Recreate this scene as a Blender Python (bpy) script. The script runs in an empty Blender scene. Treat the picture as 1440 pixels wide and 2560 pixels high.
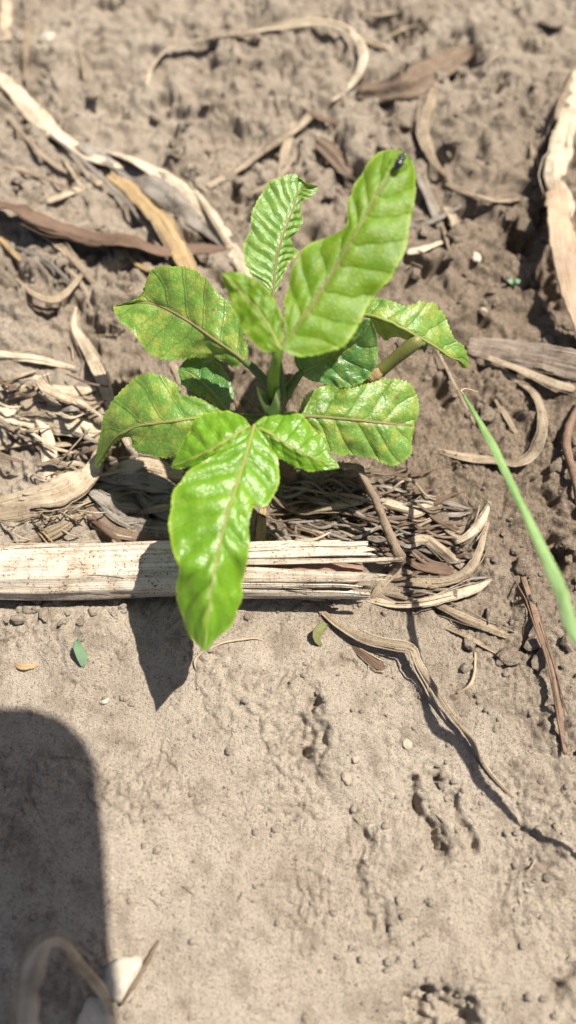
import bpy, bmesh, math, random
import numpy as np
from mathutils import Vector

# ------------------------------------------------------------------ camera, sky, sun
R = math.radians
CAM_H, PITCH, FPX = 0.28, R(22.0), 1934.0
SX, SY = -0.42, -0.20            # ground shift of a shadow per metre of height
scene = bpy.context.scene
col = scene.collection
cam_d = bpy.data.cameras.new("camera")
cam = bpy.data.objects.new("camera", cam_d)
col.objects.link(cam)
cam.location = (0, 0, CAM_H)
cam.rotation_euler = (PITCH, 0, 0)
cam_d.sensor_fit = 'VERTICAL'
cam_d.sensor_height = 36.0
cam_d.lens = FPX / 2560.0 * 36.0
cam_d.clip_start = 0.005
cam_d.clip_end = 500
cam_d.dof.use_dof = True
cam_d.dof.focus_distance = 0.281
cam_d.dof.aperture_fstop = 4.0
scene.camera = cam

world = bpy.data.worlds.new("World")
scene.world = world
world.use_nodes = True
zen = math.atan(math.hypot(SX, SY))
sun_vec = Vector((-SX, -SY, 1.0)).normalized()
sky = world.node_tree.nodes.new('ShaderNodeTexSky')
sky.sky_type = 'NISHITA'
sky.sun_disc = False
sky.sun_elevation = math.pi / 2 - zen
sky.sun_rotation = math.atan2(sun_vec.x, sun_vec.y)
sky.dust_density = 2.5
sky.ozone_density = 0.4
bg = world.node_tree.nodes['Background']
bg.inputs['Strength'].default_value = 0.05
world.node_tree.links.new(sky.outputs[0], bg.inputs['Color'])

sl = bpy.data.lights.new("sun", 'SUN')
sl.energy = 5.0
sl.angle = R(0.6)
sl.color = (1.0, 0.95, 0.86)
so = bpy.data.objects.new("sun", sl)
col.objects.link(so)
so.location = sun_vec * 3
so.rotation_euler = sun_vec.to_track_quat('Z', 'Y').to_euler()

scene.view_settings.view_transform = 'Standard'
scene.view_settings.look = 'None'
scene.view_settings.exposure = 1.03
scene.view_settings.gamma = 1.0
scene.view_settings.use_curve_mapping = False
scene.render.engine = 'CYCLES'
scene.render.resolution_x, scene.render.resolution_y = 576, 1024

rng = np.random.default_rng(7)
random.seed(7)

# ------------------------------------------------------------------ pixel -> place
SP, CP = math.sin(PITCH), math.cos(PITCH)
def ray(px, py):
    x = (px - 720.0) / FPX
    u = (1280.0 - py) / FPX
    return np.array([x, SP + u * CP, -CP + u * SP])
def G(px, py, z=0.0):                      # point of the pixel's line of sight at height z
    d = ray(px, py)
    return np.array([0, 0, CAM_H]) + d * ((z - CAM_H) / d[2])
def mpp(p):                                # metres per photo pixel at a point
    return (p[1] * SP + (CAM_H - p[2]) * CP) / FPX

# ------------------------------------------------------------------ noise
_perm = np.random.default_rng(3).permutation(512)
_perm = np.concatenate([_perm, _perm, _perm])
def perlin(x, y, seed=0):
    x = np.asarray(x, float) + seed * 17.31; y = np.asarray(y, float) + seed * 9.77
    xf, yf = np.floor(x), np.floor(y)
    xi, yi = xf.astype(np.int64) & 511, yf.astype(np.int64) & 511
    fx, fy = x - xf, y - yf
    ux = fx * fx * fx * (fx * (fx * 6 - 15) + 10); uy = fy * fy * fy * (fy * (fy * 6 - 15) + 10)
    def g(ix, iy, dx, dy):
        h = _perm[_perm[ix & 511] + (iy & 511)] * (2 * math.pi / 512)
        return np.cos(h) * dx + np.sin(h) * dy
    a = g(xi, yi, fx, fy); b = g(xi + 1, yi, fx - 1, fy)
    c = g(xi, yi + 1, fx, fy - 1); d = g(xi + 1, yi + 1, fx - 1, fy - 1)
    return ((a * (1 - ux) + b * ux) * (1 - uy) + (c * (1 - ux) + d * ux) * uy) * 1.5
def worley(x, y, seed=0):                    # distance to nearest cell point, second nearest, cell id value
    x = np.asarray(x, float) + seed * 7.13; y = np.asarray(y, float) + seed * 3.37
    xi, yi = np.floor(x).astype(np.int64), np.floor(y).astype(np.int64)
    f1 = np.full(x.shape, 9.0); f2 = np.full(x.shape, 9.0); cid = np.zeros(x.shape)
    for dx in (-1, 0, 1):
        for dy in (-1, 0, 1):
            h = _perm[_perm[(xi + dx) & 511] + ((yi + dy) & 511)]
            h2 = _perm[h + 77]; h3 = _perm[h2 + 31]
            d = np.hypot(xi + dx + h / 512.0 - x, yi + dy + h2 / 512.0 - y)
            nb = d < f1
            f2 = np.where(nb, f1, np.minimum(f2, d)); cid = np.where(nb, h3 / 512.0, cid); f1 = np.where(nb, d, f1)
    return f1, f2, cid
def smooth(a, b, t):
    t = np.clip((t - a) / (b - a), 0, 1); return t * t * (3 - 2 * t)
def seg_dist(X, Y, pts):
    best = np.full(X.shape, 1e9)
    for (a, b) in zip(pts[:-1], pts[1:]):
        ax, ay, bx, by = a[0], a[1], b[0], b[1]
        dx, dy = bx - ax, by - ay
        t = np.clip(((X - ax) * dx + (Y - ay) * dy) / (dx * dx + dy * dy + 1e-12), 0, 1)
        best = np.minimum(best, np.hypot(X - ax - t * dx, Y - ay - t * dy))
    return best

# ------------------------------------------------------------------ materials
def new_mat(name):
    m = bpy.data.materials.new(name); m.use_nodes = True
    nt = m.node_tree
    for n in list(nt.nodes): nt.nodes.remove(n)
    return m, nt
class NT:
    def __init__(s, nt): s.nt = nt
    def n(s, t, **kw):
        o = s.nt.nodes.new(t)
        for k, v in kw.items(): setattr(o, k, v)
        return o
    def l(s, a, b): s.nt.links.new(a, b)
    def val(s, sock, v):
        if hasattr(v, 'is_linked') or isinstance(v, bpy.types.NodeSocket): s.l(v, sock)
        else: sock.default_value = v
    def math(s, op, a, b=None, clamp=False):
        o = s.n('ShaderNodeMath', operation=op); o.use_clamp = clamp
        s.val(o.inputs[0], a)
        if b is not None: s.val(o.inputs[1], b)
        return o.outputs[0]
    def noise(s, vec, scale, detail=4, rough=0.55, dist=0.0):
        o = s.n('ShaderNodeTexNoise'); s.l(vec, o.inputs['Vector'])
        o.inputs['Scale'].default_value = scale; o.inputs['Detail'].default_value = detail
        o.inputs['Roughness'].default_value = rough; o.inputs['Distortion'].default_value = dist
        return o.outputs['Fac']
    def mix(s, fac, a, b, mode='MIX'):
        o = s.n('ShaderNodeMix', data_type='RGBA', blend_type=mode)
        s.val(o.inputs[0], fac)
        s.val(o.inputs[6], a if not isinstance(a, tuple) else (*a, 1))
        s.val(o.inputs[7], b if not isinstance(b, tuple) else (*b, 1))
        return o.outputs[2]
    def ramp(s, fac, a, b):
        o = s.n('ShaderNodeMapRange'); s.l(fac, o.inputs[0])
        o.inputs[1].default_value = a; o.inputs[2].default_value = b
        return o.outputs[0]
    def bump(s, h, dist, strength=1.0, normal=None):
        o = s.n('ShaderNodeBump'); o.inputs['Distance'].default_value = dist
        o.inputs['Strength'].default_value = strength
        s.l(h, o.inputs['Height'])
        if normal is not None: s.l(normal, o.inputs['Normal'])
        return o.outputs[0]
    def mapping(s, vec, scale):
        o = s.n('ShaderNodeMapping'); s.l(vec, o.inputs[0]); o.inputs['Scale'].default_value = scale
        return o.outputs[0]
    def pbsdf(s, color, rough, normal=None, spec=0.3):
        o = s.n('ShaderNodeBsdfPrincipled'); s.val(o.inputs['Base Color'], color if not isinstance(color, tuple) else (*color, 1))
        s.val(o.inputs['Roughness'], rough)
        o.inputs['Specular IOR Level'].default_value = spec
        if normal is not None: s.l(normal, o.inputs['Normal'])
        return o
    def out(s, sh):
        o = s.n('ShaderNodeOutputMaterial'); s.l(sh, o.inputs[0])

def soil_material(name, dry, moist, moist_bias=0.0, gradient=True):
    m, nt = new_mat(name); k = NT(nt)
    co = k.n('ShaderNodeNewGeometry').outputs['Position']
    big = k.noise(co, 14, 4, 0.6); mid = k.noise(co, 90, 5, 0.65); fine = k.noise(co, 900, 3, 0.7); gr = k.noise(co, 1500, 3, 0.65)
    f = k.math('ADD', k.math('MULTIPLY', big, 0.9), k.math('MULTIPLY', mid, 0.6))
    if gradient:   # the far soil is damper, darker earth than the dry crust in front
        sep = k.n('ShaderNodeSeparateXYZ'); k.l(co, sep.inputs[0])
        yy = k.math('ADD', sep.outputs[1], k.math('MULTIPLY', sep.outputs[0], 0.55))
        f = k.math('ADD', f, k.math('MULTIPLY', k.ramp(yy, 0.05, 0.155), 1.05))
        f = k.math('SUBTRACT', f, k.math('MULTIPLY', k.ramp(k.math('SUBTRACT', sep.outputs[1], k.math('MULTIPLY', sep.outputs[0], 0.6)), 0.16, 0.30), 0.80))
    f = k.math('ADD', f, k.math('MULTIPLY', k.math('SUBTRACT', k.noise(co, 38, 5, 0.7), 0.5), 0.9))
    fac = k.ramp(k.math('ADD', f, moist_bias), 0.45, 1.75)
    c = k.mix(fac, dry, moist)
    c = k.mix(k.ramp(fine, 0.35, 0.75), c, k.mix(0.5, c, (0.46, 0.39, 0.31)))
    c = k.mix(k.math('MULTIPLY', k.ramp(gr, 0.62, 0.72), 0.7), c, (0.56, 0.50, 0.40))
    c = k.mix(k.math('MULTIPLY', k.ramp(gr, 0.43, 0.33), 0.8), c, (0.085, 0.06, 0.042))
    c = k.mix(k.math('MULTIPLY', k.ramp(mid, 0.52, 0.36), 0.5), c, (0.15, 0.11, 0.075))
    c = k.mix(k.math('MULTIPLY', k.ramp(fine, 0.42, 0.28), 0.5), c, (0.11, 0.08, 0.055))
    b = k.bump(k.noise(co, 420, 6, 0.75), 0.0019, 0.75)
    b = k.bump(gr, 0.0013, 0.9, b)
    p = k.pbsdf(c, 0.95, b, 0.12)
    k.out(p.outputs[0]); return m
M_SOIL = soil_material("soil", (0.465, 0.395, 0.315), (0.180, 0.130, 0.088))
M_CLOD = soil_material("soil_clod", (0.38, 0.32, 0.255), (0.19, 0.142, 0.10), 0.15, True)
M_CRUMB = soil_material("soil_crumb", (0.40, 0.345, 0.28), (0.20, 0.155, 0.115), 0.1, True)

def straw_material(name, pale, dark, speck=0.35, rough=0.62, spec=0.35, streak=0.5):
    m, nt = new_mat(name); k = NT(nt)
    uv = k.n('ShaderNodeUVMap').outputs[0]
    pos = k.n('ShaderNodeNewGeometry').outputs['Position']
    rnd = k.n('ShaderNodeObjectInfo').outputs['Random']
    off = k.n('ShaderNodeVectorMath', operation='ADD')
    k.l(uv, off.inputs[0])
    cmb = k.n('ShaderNodeCombineXYZ'); k.l(k.math('MULTIPLY', rnd, 37.0), cmb.inputs[0]); k.l(k.math('MULTIPLY', rnd, 11.0), cmb.inputs[1])
    k.l(cmb.outputs[0], off.inputs[1])
    st = k.noise(k.mapping(off.outputs[0], (9, 0.9, 1)), 1.0, 5, 0.65)
    st2 = k.noise(k.mapping(off.outputs[0], (34, 1.3, 1)), 1.0, 3, 0.6)
    blot = k.noise(pos, 160, 4, 0.6); dirt = k.noise(pos, 75, 5, 0.7)
    f = k.math('ADD', k.math('MULTIPLY', k.ramp(st, 0.36, 0.64), streak), k.math('MULTIPLY', k.ramp(blot, 0.45, 0.7), 0.5))
    f = k.math('ADD', f, k.math('MULTIPLY', k.math('SUBTRACT', rnd, 0.5), 0.4), True)
    c = k.mix(f, pale, dark)
    c = k.mix(k.math('MULTIPLY', k.ramp(dirt, 0.56, 0.66), 0.55 * min(1, speck * 2)), c, (0.17, 0.125, 0.085))
    sp = k.noise(pos, 1300, 2, 0.6)
    c = k.mix(k.math('MULTIPLY', k.math('MULTIPLY', k.ramp(sp, 0.58, 0.66), k.ramp(blot, 0.35, 0.6)), speck * 2), c, (0.07, 0.045, 0.028))
    c = k.mix(k.math('MULTIPLY', k.ramp(st2, 0.52, 0.66), 0.5), c, tuple(x * 0.5 for x in dark))
    c = k.mix(k.math('MULTIPLY', k.ramp(st2, 0.46, 0.36), 0.35), c, tuple(min(.85, x * 1.25) for x in pale))
    b = k.bump(st2, 0.0006, 0.8)
    b = k.bump(k.noise(pos, 700, 3, 0.6), 0.0005, 0.35, b)
    p = k.pbsdf(c, rough, b, spec)
    tr = k.n('ShaderNodeBsdfTranslucent'); k.l(c, tr.inputs[0]); k.l(b, tr.inputs['Normal'])
    mx = k.n('ShaderNodeMixShader'); mx.inputs[0].default_value = 0.12
    k.l(p.outputs[0], mx.inputs[1]); k.l(tr.outputs[0], mx.inputs[2])
    k.out(mx.outputs[0]); return m
M = {
 'cream': straw_material("dry_leaf_cream", (0.64, 0.54, 0.40), (0.30, 0.215, 0.13), 0.35),
 'straw': straw_material("dry_leaf_straw", (0.40, 0.32, 0.22), (0.165, 0.11, 0.068), 0.6),
 'grey':  straw_material("dry_leaf_grey", (0.32, 0.28, 0.235), (0.10, 0.078, 0.058), 0.7),
 'gold':  straw_material("dry_leaf_gold", (0.44, 0.31, 0.16), (0.26, 0.165, 0.07), 0.3),
 'brown': straw_material("dry_leaf_brown", (0.17, 0.105, 0.068), (0.075, 0.045, 0.028), 0.5),
 'litter': straw_material("leaf_litter_brown", (0.22, 0.16, 0.115), (0.12, 0.083, 0.058), 0.7, 0.85, 0.15),
 'tan':   straw_material("dry_husk_tan", (0.50, 0.36, 0.245), (0.40, 0.28, 0.185), 0.12, 0.5, 0.35, 0.3),
 'wood':  straw_material("dry_wood_grey", (0.33, 0.27, 0.215), (0.14, 0.10, 0.075), 0.6, 0.85, 0.15, 0.9),
 'stalk': straw_material("corn_stalk_rind", (0.74, 0.66, 0.55), (0.34, 0.245, 0.16), 0.75, 0.6, 0.3, 0.7),
 'pith':  straw_material("corn_stalk_pith", (0.30, 0.19, 0.14), (0.15, 0.08, 0.06), 0.4, 0.9, 0.1),
 'twig':  straw_material("dirty_twig", (0.27, 0.20, 0.14), (0.14, 0.10, 0.068), 0.7, 0.9, 0.12),
 'reddish': straw_material("reddish_twig", (0.29, 0.195, 0.135), (0.17, 0.105, 0.07), 0.4, 0.8, 0.2),
}

def leaf_material(name, base, light, margin, vein, nveins, yellow, speckle, rough=0.34, lesions=0.0, trans=0.28, spec=0.5):
    m, nt = new_mat(name); k = NT(nt)
    uv = k.n('ShaderNodeUVMap').outputs[0]
    pos = k.n('ShaderNodeNewGeometry').outputs['Position']
    sep = k.n('ShaderNodeSeparateXYZ'); k.l(uv, sep.inputs[0])
    au = k.math('ABSOLUTE', k.math('MULTIPLY', k.math('SUBTRACT', sep.outputs[0], 0.5), 2.0))
    w = k.math('FRACT', sep.outputs[1])
    vd = k.math('ABSOLUTE', k.math('SUBTRACT', w, 0.5))       # 0.5 on a side vein
    vo = k.n('ShaderNodeTexVoronoi', feature='DISTANCE_TO_EDGE'); vo.inputs['Scale'].default_value = 620
    k.l(pos, vo.inputs['Vector']); net = vo.outputs['Distance']
    n1 = k.noise(pos, 70, 4, 0.6); n2 = k.noise(pos, 1100, 3, 0.65); n3 = k.noise(pos, 330, 4, 0.6); n4 = k.noise(pos, 210, 4, 0.6)
    c = k.mix(k.ramp(n1, 0.3, 0.7), base, light)
    c = k.mix(k.math('MULTIPLY', k.ramp(n4, 0.47, 0.62), yellow), c, (0.40, 0.40, 0.07))
    c = k.mix(k.math('MULTIPLY', k.ramp(n2, 0.56, 0.70), speckle), c, (0.34, 0.42, 0.14))
    c = k.mix(k.math('MULTIPLY', k.ramp(n3, 0.35, 0.65), 0.25), c, tuple(x * 0.6 for x in base))
    c = k.mix(k.math('MULTIPLY', k.ramp(vd, 0.46, 0.5), 0.55), c, tuple(x * 0.5 for x in base))
    c = k.mix(k.math('MULTIPLY', k.ramp(net, 0.09, 0.0), 0.35), c, tuple(x * 0.62 for x in base))
    c = k.mix(k.math('MULTIPLY', k.ramp(au, 0.93, 1.0), 0.7), c, margin)
    if lesions > 0:
        les = k.noise(pos, 330, 4, 0.65)
        c = k.mix(k.math('MULTIPLY', k.ramp(les, 0.67, 0.70), lesions), c, (0.17, 0.075, 0.035))
    c = k.mix(k.math('MULTIPLY', k.ramp(au, 0.075, 0.03), 0.75), c, vein)
    h = k.math('ADD', k.math('MULTIPLY', n3, 0.7), k.math('MULTIPLY', n2, 0.5))
    b = k.bump(h, 0.0006, 0.32)
    b = k.bump(k.ramp(net, 0.0, 0.22), 0.00014, 0.5, b)
    b = k.bump(k.ramp(vd, 0.5, 0.44), 0.0003, 0.6, b)
    p = k.pbsdf(c, rough, b, spec)
    tr = k.n('ShaderNodeBsdfTranslucent')
    k.l(k.mix(0.6, c, (0.42, 0.62, 0.03)), tr.inputs[0])
    mx = k.n('ShaderNodeMixShader'); mx.inputs[0].default_value = trans
    k.l(p.outputs[0], mx.inputs[1]); k.l(tr.outputs[0], mx.inputs[2])
    k.out(mx.outputs[0]); return m
M['young'] = leaf_material("young_leaf", (0.090, 0.225, 0.004), (0.150, 0.305, 0.006), (0.32, 0.43, 0.03), (0.20, 0.20, 0.04), 9, 0.08, 0.10, 0.40, 0.0, 0.26, 0.75)
M['young2'] = leaf_material("young_leaf_pale", (0.10, 0.22, 0.03), (0.155, 0.29, 0.045), (0.36, 0.45, 0.10), (0.26, 0.22, 0.08), 11, 0.15, 0.3, 0.44, 0.0, 0.28, 0.75)
M['broad'] = leaf_material("young_leaf_off_sun", (0.085, 0.180, 0.003), (0.140, 0.250, 0.005), (0.29, 0.40, 0.03), (0.17, 0.16, 0.04), 9, 0.12, 0.12, 0.5, 0.0, 0.30, 0.42)  # darker, duller young-leaf copy; the turn away from the sun is in the colour
M['old'] = leaf_material("older_leaf", (0.092, 0.205, 0.022), (0.17, 0.305, 0.050), (0.24, 0.36, 0.05), (0.30, 0.23, 0.12), 7, 0.55, 0.85, 0.44, 0.85, 0.25, 0.6)
M['dark'] = leaf_material("shade_toned_leaf", (0.045, 0.14, 0.028), (0.07, 0.19, 0.045), (0.2, 0.36, 0.06), (0.16, 0.22, 0.06), 6, 0.2, 0.4, 0.36, 0.5, 0.22)  # shaded copy of the leaf green; shade under other leaves is in the colour

def plain_material(name, c1, c2, scale, rough=0.5, spec=0.4, bump=0.0004, trans=0.0):
    m, nt = new_mat(name); k = NT(nt)
    pos = k.n('ShaderNodeNewGeometry').outputs['Position']
    n = k.noise(pos, scale, 4, 0.6)
    c = k.mix(k.ramp(n, 0.3, 0.7), c1, c2)
    b = k.bump(k.noise(pos, scale * 3, 3, 0.6), bump, 0.5)
    p = k.pbsdf(c, rough, b, spec)
    if trans > 0:
        tr = k.n('ShaderNodeBsdfTranslucent'); k.l(c, tr.inputs[0])
        mx = k.n('ShaderNodeMixShader'); mx.inputs[0].default_value = trans
        k.l(p.outputs[0], mx.inputs[1]); k.l(tr.outputs[0], mx.inputs[2]); k.out(mx.outputs[0])
    else: k.out(p.outputs[0])
    return m
M['petiole'] = plain_material("green_petiole", (0.10, 0.19, 0.02), (0.17, 0.26, 0.035), 150, 0.45, 0.4)
M['petiole_dark'] = plain_material("dark_petiole", (0.055, 0.085, 0.015), (0.10, 0.13, 0.03), 220, 0.55)
M['branch'] = plain_material("branch_skin", (0.12, 0.145, 0.03), (0.16, 0.125, 0.045), 120, 0.5)
M['stem'] = plain_material("woody_stem", (0.10, 0.075, 0.04), (0.17, 0.13, 0.07), 300, 0.8, 0.2, 0.0008)
M['node'] = plain_material("stem_node", (0.30, 0.22, 0.12), (0.20, 0.12, 0.06), 400, 0.7, 0.2, 0.0008)
M['sheath'] = plain_material("stipule_sheath", (0.24, 0.33, 0.11), (0.31, 0.39, 0.17), 400, 0.6, 0.3, 0.0004, 0.2)
M['grass'] = plain_material("grass_blade", (0.21, 0.34, 0.11), (0.28, 0.41, 0.17), 90, 0.42, 0.4, 0.0002, 0.2)
M['blade'] = straw_material('grass_blade_veined', (0.30, 0.44, 0.17), (0.17, 0.31, 0.085), 0.12, 0.45, 0.4, 0.6)
M['bluegreen'] = plain_material("bluish_leaf_scrap", (0.13, 0.22, 0.12), (0.18, 0.27, 0.16), 200, 0.5, 0.4, 0.0002, 0.15)
M['wilted'] = plain_material("wilted_leaf_scrap", (0.15, 0.19, 0.065), (0.20, 0.15, 0.065), 260, 0.6, 0.3, 0.0005, 0.1)
M['white_stone'] = plain_material("pale_stone", (0.33, 0.285, 0.225), (0.45, 0.395, 0.32), 250, 0.8, 0.25, 0.0008)
M['tan_stone'] = plain_material("tan_stone", (0.27, 0.22, 0.165), (0.36, 0.30, 0.23), 350, 0.85, 0.2, 0.0006)
M['beetle'] = plain_material("black_insect_shell", (0.008, 0.008, 0.01), (0.02, 0.022, 0.028), 800, 0.2, 0.6, 0.0001)
M['phone'] = plain_material("phone_shell", (0.03, 0.03, 0.035), (0.04, 0.04, 0.045), 60, 0.35, 0.5, 0.00005)
M['glass'] = plain_material("phone_lens_glass", (0.01, 0.01, 0.014), (0.012, 0.012, 0.018), 60, 0.08, 0.5, 0.00001)
M['root'] = plain_material("fine_root", (0.40, 0.31, 0.21), (0.30, 0.22, 0.14), 300, 0.8, 0.2)

# ------------------------------------------------------------------ object helpers
def link_mesh(name, verts, faces, mat, parent=None, uvs=None, smooth_sh=True):
    me = bpy.data.meshes.new(name)
    me.from_pydata([tuple(v) for v in verts], [], [tuple(f) for f in faces])
    if uvs is not None:
        ul = me.uv_layers.new(name="UVMap")
        li = np.empty(len(me.loops), np.int32); me.loops.foreach_get("vertex_index", li)
        ul.data.foreach_set("uv", np.asarray(uvs, np.float32)[li].ravel())
    if smooth_sh: me.polygons.foreach_set("use_smooth", np.ones(len(me.polygons), bool))
    me.materials.append(mat)
    o = bpy.data.objects.new(name, me); col.objects.link(o)
    if parent is not None:
        o.parent = parent; o.matrix_parent_inverse = parent.matrix_world.inverted()
    return o
def tag(o, label, cat, group=None):
    o['label'] = label; o['category'] = cat
    if group: o['group'] = group
    return o
def empty(name, loc):
    o = bpy.data.objects.new(name, None); col.objects.link(o); o.location = loc
    o.empty_display_size = 0.01
    bpy.context.view_layer.update()
    return o
def cr(pts, n):                             # Catmull-Rom resampling, n samples
    P = np.asarray(pts, float)
    if len(P) == 2: 
        t = np.linspace(0, 1, n)[:, None]; return P[0] * (1 - t) + P[1] * t
    P = np.vstack([2 * P[0] - P[1], P, 2 * P[-1] - P[-2]])
    d = np.linalg.norm(np.diff(P[1:-1, :2], axis=0), axis=1) + 1e-9
    s = np.concatenate([[0], np.cumsum(d)]); s /= s[-1]
    out = []
    for t in np.linspace(0, 1, n):
        i = min(np.searchsorted(s, t, 'right') - 1, len(d) - 1)
        f = (t - s[i]) / (s[i + 1] - s[i])
        p0, p1, p2, p3 = P[i], P[i + 1], P[i + 2], P[i + 3]
        out.append(0.5 * ((2 * p1) + (-p0 + p2) * f + (2 * p0 - 5 * p1 + 4 * p2 - p3) * f * f + (-p0 + 3 * p1 - 3 * p2 + p3) * f ** 3))
    return np.array(out)

# ------------------------------------------------------------------ ground
def axis(lo, hi, step_lo, step_hi, far, grow):
    a = [lo]
    while a[-1] < hi:
        t = (a[-1] - lo) / (hi - lo); a.append(a[-1] + step_lo + (step_hi - step_lo) * t)
    s = step_hi
    while a[-1] < far: s *= grow; a.append(a[-1] + s)
    b = [lo]; s = step_lo
    while b[-1] > -far: s *= grow; b.append(b[-1] - s)
    return np.array(b[:0:-1] + a)
gx = axis(-0.17, 0.17, 0.00055, 0.00055, 40, 1.13)
gy = axis(-0.075, 0.43, 0.0005, 0.0010, 40, 1.13)
GX, GY = np.meshgrid(gx, gy)
def PX(pts): return [G(x, y)[:2] for x, y in pts]
def terrain(X, Y):
    near = 1.0 / (1.0 + (np.maximum(np.hypot(X, Y - 0.15) - 0.35, 0) / 0.3) ** 2)
    rough = smooth(0.085, 0.17, Y + 0.5 * X)
    rough = np.maximum(rough, 0.8 * smooth(0.045, 0.10, X + 0.25 * (Y - 0.05)))
    z = 0.0040 * perlin(X * 11, Y * 11, 1) + 0.0022 * perlin(X * 26, Y * 26, 2)
    wx = X + 0.004 * perlin(X * 60, Y * 60, 11); wy = Y + 0.004 * perlin(X * 60, Y * 60, 12)
    cl = np.abs(perlin(wx * 48, wy * 48, 3))
    z += rough * (1 - 0.5 * smooth(0.2, 0.3, Y)) * (0.0046 * np.sqrt(cl + 0.01) - 0.0016)
    z += (0.20 + 0.9 * rough) * 0.0026 * perlin(wx * 105, wy * 105, 4) * near
    z += (0.10 + 0.7 * rough) * 0.0018 * perlin(wx * 210, wy * 210, 5) * near
    far = smooth(0.13, 0.24, Y)
    f1, f2, ci = worley(wx * 38, wy * 38, 6)
    z += far * (0.0042 * ci ** 2 * (1 - smooth(0.15, 0.62, f1)) - 0.001) * near
    f1, f2, ci = worley(wx * 80, wy * 80, 7)
    z += (0.25 * rough + 0.28 * far) * 0.0036 * ci ** 2 * (1 - smooth(0.2, 0.6, f1)) * near
    z -= far * 0.0036 * smooth(0.3, 0.6, perlin(wx * 45, wy * 65, 24)) * near
    rough = rough * (1 - 0.8 * far * smooth(-0.35, 0.15, perlin(X * 16, Y * 16, 25)))
    lx = X + 0.007 * perlin(X * 45, Y * 45, 26) + 0.003 * perlin(X * 130, Y * 130, 27); ly = Y + 0.007 * perlin(X * 45, Y * 45, 28) + 0.003 * perlin(X * 130, Y * 130, 29)
    led = smooth(-0.05, 0.05, perlin(lx * 17, ly * 24, 37)) + 0.7 * smooth(0.10, 0.20, perlin(lx * 26, ly * 34, 38)) - 0.8 * smooth(0.22, 0.32, perlin(lx * 30, ly * 30, 39))
    z += (0.0022 * far + 0.0010 * rough) * (led - 0.6) * near
    # crumbly patches in the smooth crust
    pm = smooth(0.12, 0.42, perlin(X * 30, Y * 30, 21)) * (1 - 0.5 * rough)
    for (px, py, r) in ((1080, 1990, 120), (1110, 2090, 90), (910, 2100, 90), (920, 2250, 80), (1330, 2200, 120), (780, 1850, 60), (1000, 1700, 70), (1150, 2130, 60),
                        (560, 1800, 70), (200, 1530, 140), (500, 1540, 110), (1400, 1800, 120), (1250, 1650, 120)):
        c = G(px, py); rr = r * mpp(c)
        pm = np.maximum(pm, 0.95 * np.exp(-(((X - c[0]) ** 2 + (Y - c[1]) ** 2) / rr ** 2)))
    near2 = near * smooth(0.05, 0.4, near)
    f1, f2, ci = worley(wx * 150, wy * 150, 1)            # crumbs and clods, 7 mm
    z += (0.12 * pm + 0.55 * rough) * (0.0030 * ci * (1 - smooth(0.25, 0.62, f1)) - 0.0004) * near2
    f1, f2, ci = worley(wx * 330, wy * 330, 2)            # 3 mm grit
    z += (0.04 + 0.6 * pm + 0.6 * rough) * (0.0020 * ci ** 2 * (1 - smooth(0.2, 0.55, f1))) * near2
    f1, f2, ci = worley(X * 800, Y * 800, 3)              # 1.2 mm grains
    z += (0.35 + 0.6 * pm + 0.5 * rough) * (0.0013 * ci ** 4 * (1 - smooth(0.2, 0.6, f1))) * near2
    f1, f2, ci = worley(wx * 46, wy * 46, 4)              # plates of crust parted by cracks
    z -= (0.25 + 0.5 * pm) * 0.0016 * (1 - smooth(0.0, 0.05, f2 - f1)) * smooth(0.15, 0.45, perlin(X * 22, Y * 22, 23) + 0.25 * rough) * near2
    z += pm * 0.0013 * perlin(wx * 330, wy * 330, 7) * near
    z += (0.22 + 0.78 * rough) * 0.00072 * perlin(X * 480, Y * 480, 8) * near + (0.3 + 0.7 * rough) * 0.00045 * perlin(X * 950, Y * 950, 9) * near
    # pits, some sunk to stand in for cast shadows: (px, py, radius px, depth mm)
    q1 = perlin(X * 120, Y * 120, 13) + 0.8 * perlin(X * 300, Y * 300, 47); q2 = perlin(X * 120, Y * 120, 14) + 0.8 * perlin(X * 300, Y * 300, 48)
    qc = np.clip(0.65 + 0.7 * perlin(X * 170, Y * 170, 49), 0.4, 1.1)
    for (px, py, r, dep) in ((765, 1850, 46, 9), (790, 1765, 20, 3), (1060, 2535, 60, 12), (1150, 2550, 50, 11), (1400, 2480, 30, 4), (1095, 2080, 24, 4), (920, 2110, 24, 3),
                             (960, 2290, 22, 3), (900, 2200, 20, 2.5), (100, 190, 34, 7), (300, 280, 36, 6), (420, 260, 30, 6), (575, 310, 30, 6),
                             (1000, 70, 60, 10), (1150, 150, 50, 9), (1060, 180, 30, 7), (440, 340, 40, 5), (880, 470, 50, 9), (830, 400, 40, 8),
                             (1290, 600, 45, 12), (1380, 560, 50, 12), (1370, 700, 50, 11), (20, 700, 55, 9), (120, 770, 50, 8), (210, 830, 40, 8), (1240, 230, 30, 6),
                             (1320, 100, 30, 6), (600, 520, 60, 8), (80, 290, 60, 8), (500, 590, 60, 9), (260, 1110, 60, 14), (330, 1265, 100, 12), (760, 1290, 90, 6), (150, 1110, 60, 9), (1090, 1400, 80, 9), (60, 1060, 60, 8), (30, 1180, 60, 7), (300, 1000, 60, 9), (880, 1320, 80, 7), (1400, 1380, 40, 8), (1350, 1220, 40, 6),
                             (1210, 980, 40, 5), (1100, 980, 36, 5), (760, 1300, 60, 5), (1180, 1430, 40, 4), (1340, 1830, 24, 3), (1270, 1480, 36, 4)):
        c = G(px, py); rr = r * mpp(c)
        dd = np.hypot((X - c[0]) + 0.55 * rr * q1, (Y - c[1]) * 0.8 + 0.55 * rr * q2) / rr
        z -= dep * (0.00085 if py > 1600 else 0.0011) * (1 - smooth(0.1, 1.25, dd))
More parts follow.
